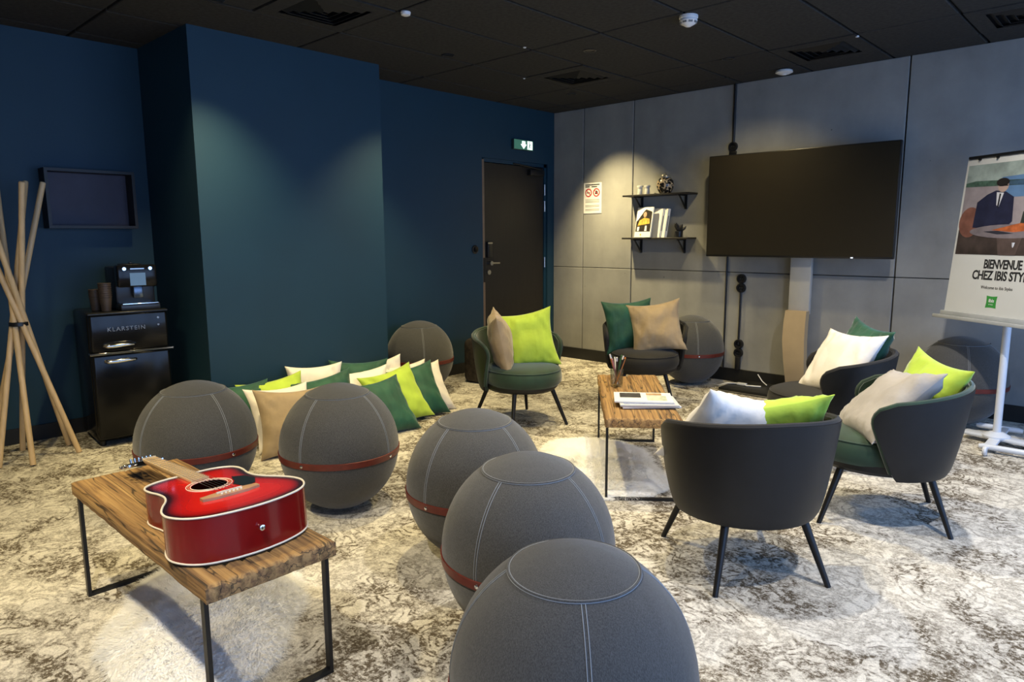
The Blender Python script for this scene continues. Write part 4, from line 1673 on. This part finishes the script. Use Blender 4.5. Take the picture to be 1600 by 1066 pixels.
# D: green chair with grey cushion
cushion(C_GREY, on_chair(1, 0.005, 0.025, 0.53), deg(1) + 10, 46, 12, 'grey beige velvet cushion on the green armchair beside the poster', 0.44, 0.15, 4, GC)
cushion(C_LIME, on_chair(1, -0.17, -0.09, 0.55), deg(1) + 24, 22, -7, 'lime velvet cushion behind the grey beige one on the green armchair', 0.41, 0.13, 2, GC)
# B: black chair at the back
cushion(C_GREEN, on_chair(2, -0.055, -0.125, 0.59), deg(2) + 22, 12, 3, 'emerald green velvet cushion beside the beige one on the black armchair', 0.43, 0.14, 5, GC)
cushion(C_BEIGE, on_chair(2, 0.03, 0.085, 0.595), deg(2) - 2, 20, 9, 'beige velvet cushion beside the emerald one on the black armchair', 0.42, 0.14, 6, GC)
# C: chair turned away
cushion(C_WHITE, on_chair(3, 0.01, 0.095, 0.545), deg(3) + 4, 36, 17, 'white velvet cushion in the black armchair turned away', 0.40, 0.15, 7, GC)
cushion(C_LIME, on_chair(3, 0.02, -0.14, 0.54), deg(3) - 8, 46, -16, 'lime velvet cushion in the black armchair turned away', 0.41, 0.14, 8, GC)
# E: chair before the television
cushion(C_WHITE, on_chair(4, -0.05, 0.01, 0.565), deg(4) + 32, 34, 2, 'white velvet cushion leaning in the black armchair before the television', 0.44, 0.14, 9, GC)
cushion(C_GREEN, on_chair(4, -0.16, -0.06, 0.60), deg(4) + 20, 20, -6, 'emerald velvet cushion behind the white one in the armchair before the television', 0.42, 0.12, 10, GC)

GP = 'cushions piled before the blue pillar'
PILE = [  # mat, (x,y,z), face, lean, roll, size, seed, label
    (C_GREEN, (0.62, -3.90, 0.18), -20, 24, 2, 0.43, 11, 'emerald cushion at the fridge end of the cushion pile'),
    (C_LIME, (0.68, -3.66, 0.19), -20, 24, 8, 0.43, 12, 'lime cushion at the fridge end of the pile, behind a white one'),
    (C_WHITE, (0.88, -3.72, 0.18), -2, 30, -2, 0.43, 13, 'white cushion leaning behind the beige floor cushion'),
    (C_BEIGE, (1.05, -3.75, 0.185), -10, 28, -4, 0.44, 14, 'beige cushion in front at the fridge end of the pile'),
    (C_WHITE, (0.60, -3.32, 0.235), -36, 12, 3, 0.39, 15, 'white cushion standing topmost against the blue pillar'),
    (C_GREEN, (0.86, -3.40, 0.19), -30, 24, 12, 0.43, 16, 'emerald cushion just before the topmost white cushion'),
    (C_GREEN, (0.60, -2.96, 0.20), -36, 12, 0, 0.43, 17, 'emerald cushion against the pillar between two white ones'),
    (C_WHITE, (0.80, -3.08, 0.185), -36, 32, 8, 0.43, 18, 'white cushion lying back in the middle of the pile'),
    (C_WHITE, (0.62, -2.80, 0.18), -40, 16, 12, 0.43, 19, 'white cushion with raised corner before the nook ball seat'),
    (C_WHITE, (0.78, -2.70, 0.165), -34, 28, 8, 0.43, 20, 'white cushion right behind the lime one at the door end'),
    (C_GREEN, (1.11, -3.12, 0.165), -4, 36, 4, 0.43, 21, 'emerald cushion foremost at the door end of the pile'),
    (C_LIME, (0.97, -2.90, 0.18), -10, 32, 10, 0.44, 22, 'lime cushion between two emerald ones at the door end'),
    (C_GREEN, (0.92, -2.70, 0.17), -18, 32, 8, 0.44, 23, 'emerald cushion behind the lime one at the door end'),
    (C_WHITE, (0.85, -2.56, 0.16), -16, 32, 6, 0.42, 24, 'white cushion last behind the emerald one at the door end'),
]
for mt, loc, fc, ln, rl, sz, sd, lb in PILE:
    cushion(mt, loc, fc, ln, rl, lb, sz, 0.165, sd, GP)

# ================================================================== GUITAR


def catmull(pts, per=6):
    out = []
    n = len(pts)
    for i in range(n - 1):
        p0, p1, p2, p3 = (Vector(pts[max(0, min(n - 1, i + k))]) for k in (-1, 0, 1, 2))
        for s_ in range(per):
            u = s_ / per
            out.append(0.5 * ((2 * p1) + (p2 - p0) * u + (2 * p0 - 5 * p1 + 4 * p2 - p3) * u * u + (3 * p1 - p0 - 3 * p2 + p3) * u ** 3))
    out.append(Vector(pts[-1]))
    return out


t = thing('acoustic_guitar', (3.098, -4.992, 0.43), PI, 'glossy red sunburst acoustic guitar lying on the rustic table', 'guitar')
# local: +x from tail to head, z up; body lies with a slight head-down tilt
GT = Matrix.Translation((0, 0, 0.138)) @ Matrix.Rotation(R_(3.6), 4, 'Y')
half = [(0.0, 0.0), (0.002, 0.035), (0.010, 0.085), (0.030, 0.140), (0.065, 0.178), (0.115, 0.199), (0.165, 0.196), (0.215, 0.176), (0.262, 0.150), (0.305, 0.137), (0.350, 0.137), (0.395, 0.145), (0.435, 0.146), (0.468, 0.133), (0.490, 0.100), (0.498, 0.060), (0.500, 0.0)]
hp = catmull(half, 5)
outl = [(p.x, p.y) for p in hp] + [(p.x, -p.y) for p in hp[-2:0:-1]]
nO = len(outl)
hx, hr = 0.318, 0.051


def dep(x):
    return 0.130 - 0.028 * min(1, x / 0.5)


# top with sunburst attribute
b = MB()
P, att = [], []
nring = 14
oi = sorted(range(nO), key=lambda k: math.atan2(outl[k][1], outl[k][0] - hx))
for r_i in range(nring + 1):
    s_ = r_i / nring
    row = []
    for k in oi:
        ox_, oy_ = outl[k]
        a = math.atan2(oy_, ox_ - hx)
        ix, iy = hx + hr * math.cos(a), hr * math.sin(a)
        row.append((ix + (ox_ - ix) * s_, iy + (oy_ - iy) * s_, 0.0))
    P.append(row)
b.grid(P, wrap=True, mtx=GT)
edges = [Vector(o_) for o_ in outl]
for row in P:
    for p_ in row:
        q_ = Vector((p_[0], p_[1]))
        dmin = min((q_ - e_).length for e_ in edges)
        att.append(max(0.0, 1 - dmin / 0.085))
me = bpy.data.meshes.new('soundboard')
me.from_pydata(b.v, [], b.f)
me.polygons.foreach_set('use_smooth', [True] * len(me.polygons))
ca = me.attributes.new('burst', 'FLOAT', 'POINT')
ca.data.foreach_set('value', att)
me.materials.append(burst)
place('soundboard', me, t)
b = MB()
up_ = [(x, y, -0.0005) for x, y in outl]
lo_ = [(x, y, -dep(x)) for x, y in outl]
b.grid([up_, lo_], wrap=True, mtx=GT)
b.build('sides', red_lacquer, t)
b = MB()
b.add(lo_, [list(range(nO))], GT)
b.build('back', red_lacquer, t, smooth=False)
b = MB()
b.add([(x * 0.96 + 0.01, y * 0.96, -0.06) for x, y in outl], [list(range(nO))], GT)
b.build('interior', dark_inside, t, smooth=False)
for nm, dz in (('top_binding', 0.0), ('back_binding', None)):
    b = MB()
    b.tube([(x, y, 0.0 if dz is not None else -dep(x)) for x, y in outl], 0.0030, 6, closed=True, mtx=GT)
    b.build(nm, ivory, t)
for rr, mt_ in ((0.054, ivory), (0.060, rosewood), (0.066, ivory)):
    b = MB()
    b.tube([(hx + rr * math.cos(a), rr * math.sin(a), 0.0004) for a in [2 * PI * k / 40 for k in range(40)]], 0.0014, 5, closed=True, mtx=GT)
    b.build('rosette_ring', mt_, t)
# bridge, saddle, pins
bx = 0.172
b = MB()
b.prism([(bx - 0.012, -0.085), (bx + 0.010, -0.085), (bx + 0.018, -0.045), (bx + 0.018, 0.045), (bx + 0.010, 0.085), (bx - 0.012, 0.085), (bx - 0.022, 0.045), (bx - 0.022, -0.045)], 0.0, 0.008, GT)
br = b.build('bridge', rosewood, t, smooth=False)
b = MB()
b.box(bx + 0.004, -0.038, 0.008, bx + 0.008, 0.038, 0.0125, mtx=GT)
b.build('saddle', ivory, br, smooth=False)
for k in range(6):
    y = -0.029 + 0.0116 * k
    b = MB()
    b.lathe([(0.0032, 0.008), (0.0036, 0.011), (0.001, 0.0125)], 10, GT @ Matrix.Translation((bx - 0.010, y, 0)))
    b.build('bridge_pin', ivory, br)
# pickguard (far side)
b = MB()
b.prism([(0.20, -0.060), (0.26, -0.048), (0.285, -0.064), (0.320, -0.073), (0.340, -0.080), (0.315, -0.112), (0.265, -0.122), (0.215, -0.098)], 0.0006, 0.0018, GT)
b.build('pickguard', M('gloss black pickguard', (0.010, 0.012, 0.013), 0.2), t, smooth=False)
# neck, fretboard, frets, nut
xn = bx + 0.645
b = MB()
Pn = []
for x, hw_, dd in ((0.49, 0.027, 0.028), (0.60, 0.0265, 0.022), (xn, 0.0215, 0.019)):
    Pn.append([(x, hw_ * math.cos(a), 0.003 - dd * math.sin(a)) for a in [PI * k / 10 for k in range(11)]])
b.grid(Pn, mtx=GT)
b.add(Pn[0], [list(range(11))], GT)
b.build('neck', spruce, t)
b = MB()
b.prism([(0.382, -0.028), (0.382, 0.028), (xn, 0.0215), (xn, -0.0215)], 0.0008, 0.0072, GT)
fb = b.build('fretboard', spruce, t, smooth=False)
for k in range(1, 20):
    x = xn - 0.645 * (1 - 2 ** (-k / 12))
    hw_ = 0.0215 + (0.028 - 0.0215) * (xn - x) / (xn - 0.382)
    b = MB()
    b.box(x - 0.0009, -hw_, 0.0072, x + 0.0009, hw_, 0.0082, mtx=GT)
    b.build('fret', steel, fb, smooth=False)
b = MB()
b.box(xn, -0.022, 0.001, xn + 0.005, 0.022, 0.0105, mtx=GT)
b.build('nut', ivory, t, smooth=False)
# headstock with tuners
HS = GT @ Matrix.Translation((xn + 0.004, 0, 0.0)) @ Matrix.Rotation(R_(13), 4, 'Y')
b = MB()
b.prism([(0, -0.022), (0, 0.022), (0.03, 0.033), (0.17, 0.038), (0.18, 0.02), (0.176, 0.0), (0.18, -0.02), (0.17, -0.038), (0.03, -0.033)], -0.014, 0.001, HS)
hs = b.build('headstock', gloss_black, t, smooth=False)
for s_ in (-1, 1):
    for k in range(3):
        x = 0.045 + 0.045 * k
        b = MB()
        b.cyl((x, s_ * 0.020, 0.001), (x, s_ * 0.020, 0.016), 0.0042, n=10, mtx=HS)
        b.cyl((x, s_ * 0.030, -0.008), (x, s_ * 0.052, -0.008), 0.003, n=8, mtx=HS)
        b.box(x - 0.009, s_ * 0.052 - 0.003 + (0 if s_ > 0 else -0.006), -0.014, x + 0.009, s_ * 0.052 + 0.003 + (0.006 if s_ > 0 else 0), -0.002, 0.002, mtx=HS, seg=1)
        b.build('tuning_peg', chrome, hs)
for k in range(6):
    y0_ = -0.029 + 0.0116 * k
    y1_ = -0.0175 + 0.007 * k
    kk = k % 3 if k < 3 else 5 - k
    post = HS @ Vector((0.045 + 0.045 * kk, (-1 if k < 3 else 1) * 0.017, 0.010))
    b = MB()
    b.tube([GT @ Vector((bx + 0.006, y0_, 0.0128)), GT @ Vector((xn + 0.003, y1_, 0.0110)), post], 0.0007, 5)
    b.build('string', steel, t)
b = MB()
b.lathe([(0.005, 0), (0.005, 0.006), (0.009, 0.010), (0.008, 0.014), (0.003, 0.0155)], 16, GT @ Matrix.Translation((0.0, 0.0, -0.062)) @ Matrix.Rotation(-PI / 2, 4, 'Y'))
b.build('strap_button', chrome, t)

# ================================================================== THINGS ON THE MAGAZINE TABLE
TC, TA = Vector((2.762, -2.607, 0)), R_(-51.7)


def on_table(lx, ly, z=0.428):
    return (TC.x + lx * math.cos(TA) - ly * math.sin(TA), TC.y + lx * math.sin(TA) + ly * math.cos(TA), z)


t = thing('pen_glass', on_table(-0.20, -0.085), 0, 'clear drinking glass on the rustic table holding the pens', 'glass')
b = MB()
b.lathe([(0.034, 0.0), (0.036, 0.003), (0.040, 0.105), (0.0375, 0.105), (0.033, 0.010), (0.004, 0.008)], 28)
b.build('tumbler', mat_glass('tumbler glass', (0.78, 0.80, 0.80), 0.12), t)
pens = [('black', (0.012, 0.012, 0.013)), ('black', (0.012, 0.012, 0.013)), ('orange', (0.55, 0.17, 0.02)), ('white', (0.65, 0.62, 0.60)), ('dark blue', (0.02, 0.04, 0.08)), ('orange', (0.5, 0.14, 0.02)), ('pink', (0.50, 0.20, 0.22)), ('black', (0.012, 0.012, 0.013)), ('green', (0.03, 0.12, 0.05))]
gl = on_table(-0.20, -0.085)
for k, (cn, c) in enumerate(pens):
    a = 2 * PI * k / len(pens) + 0.4
    p0 = Vector((gl[0] - 0.012 * math.cos(a), gl[1] - 0.012 * math.sin(a), gl[2] + 0.012))
    p1 = Vector((gl[0] + 0.043 * math.cos(a), gl[1] + 0.043 * math.sin(a), gl[2] + 0.165 + 0.012 * (k % 3)))
    if k == 2:
        p1 = Vector((gl[0] + 0.035, gl[1] + 0.035, gl[2] + 0.17))
    d = p1 - p0
    o = thing('pen', tuple(p0), 0, '%s pen standing in the glass on the rustic table' % cn if cn not in ('black','orange') else ('plain black pen' if k==0 else 'black pen leaning beside the orange one' if k==1 else 'black pen leaning beside the green one' if k==7 else 'orange pen with orange cap' if k==2 else 'orange pen with white cap')+' in the glass on the rustic table', 'pen', 'pens in the glass')
    b = MB()
    b.cyl((0, 0, 0), d * 0.86, 0.0052, n=10)
    b.build('barrel', M('pen ' + cn, c, 0.35), o)
    b = MB()
    b.cyl(d * 0.86, d, 0.0054, 0.0045, n=10)
    b.build('cap', M('pen cap ' + ('white' if k % 2 else cn), (0.7, 0.66, 0.64) if k % 2 else c, 0.35), o)
mags = [(0.235, 0.07, 0.0, 44, 'white magazine at the bottom of the pile on the rustic table', (0.62, 0.62, 0.66)),
        (0.245, 0.065, 0.011, 40, 'grey white magazine in the middle of the pile on the rustic table', (0.52, 0.53, 0.56)),
        (0.215, 0.045, 0.022, 36, 'open brochure with dark photo topmost on the magazine pile', (0.70, 0.70, 0.70))]
for k, (lx, ly, dz, a, lb, c) in enumerate(mags):
    p = on_table(lx + 0.015, ly - 0.02)
    o = thing('magazine', (p[0], p[1], 0.431 + dz), R_(a), lb, 'magazine', 'magazines on the rustic table')
    b = MB()
    b.box(-0.15, -0.105, 0, 0.15, 0.105, 0.0095, 0.001, seg=1)
    b.build('pages', M('mag paper %d' % k, c, 0.5, var=0.05), o, smooth=False)
    if k == 2:
        b = MB()
        b.box(-0.12, -0.02, 0.0096, -0.01, 0.085, 0.0101)
        b.build('printed_photo', M('dark print', (0.03, 0.03, 0.035), 0.4, var=0.4, scale=30), o, smooth=False)
        b = MB()
        b.box(0.02, -0.08, 0.0096, 0.12, 0.03, 0.0101)
        b.build('printed_photo', M('pale green print', (0.45, 0.50, 0.40), 0.5, var=0.3, scale=40), o, smooth=False)
        b = MB()
        b.box(0.02, 0.04, 0.0096, 0.10, 0.09, 0.0101)
        b.build('printed_photo', M('tan print', (0.40, 0.26, 0.14), 0.5, var=0.3, scale=40), o, smooth=False)
    else:
        b = MB()
        b.box(-0.13, -0.09, 0.0096, 0.13, -0.06, 0.0100)
        b.build('printed_text', M('pale blue print', (0.30, 0.34, 0.50), 0.5, var=0.3, scale=60), o, smooth=False)
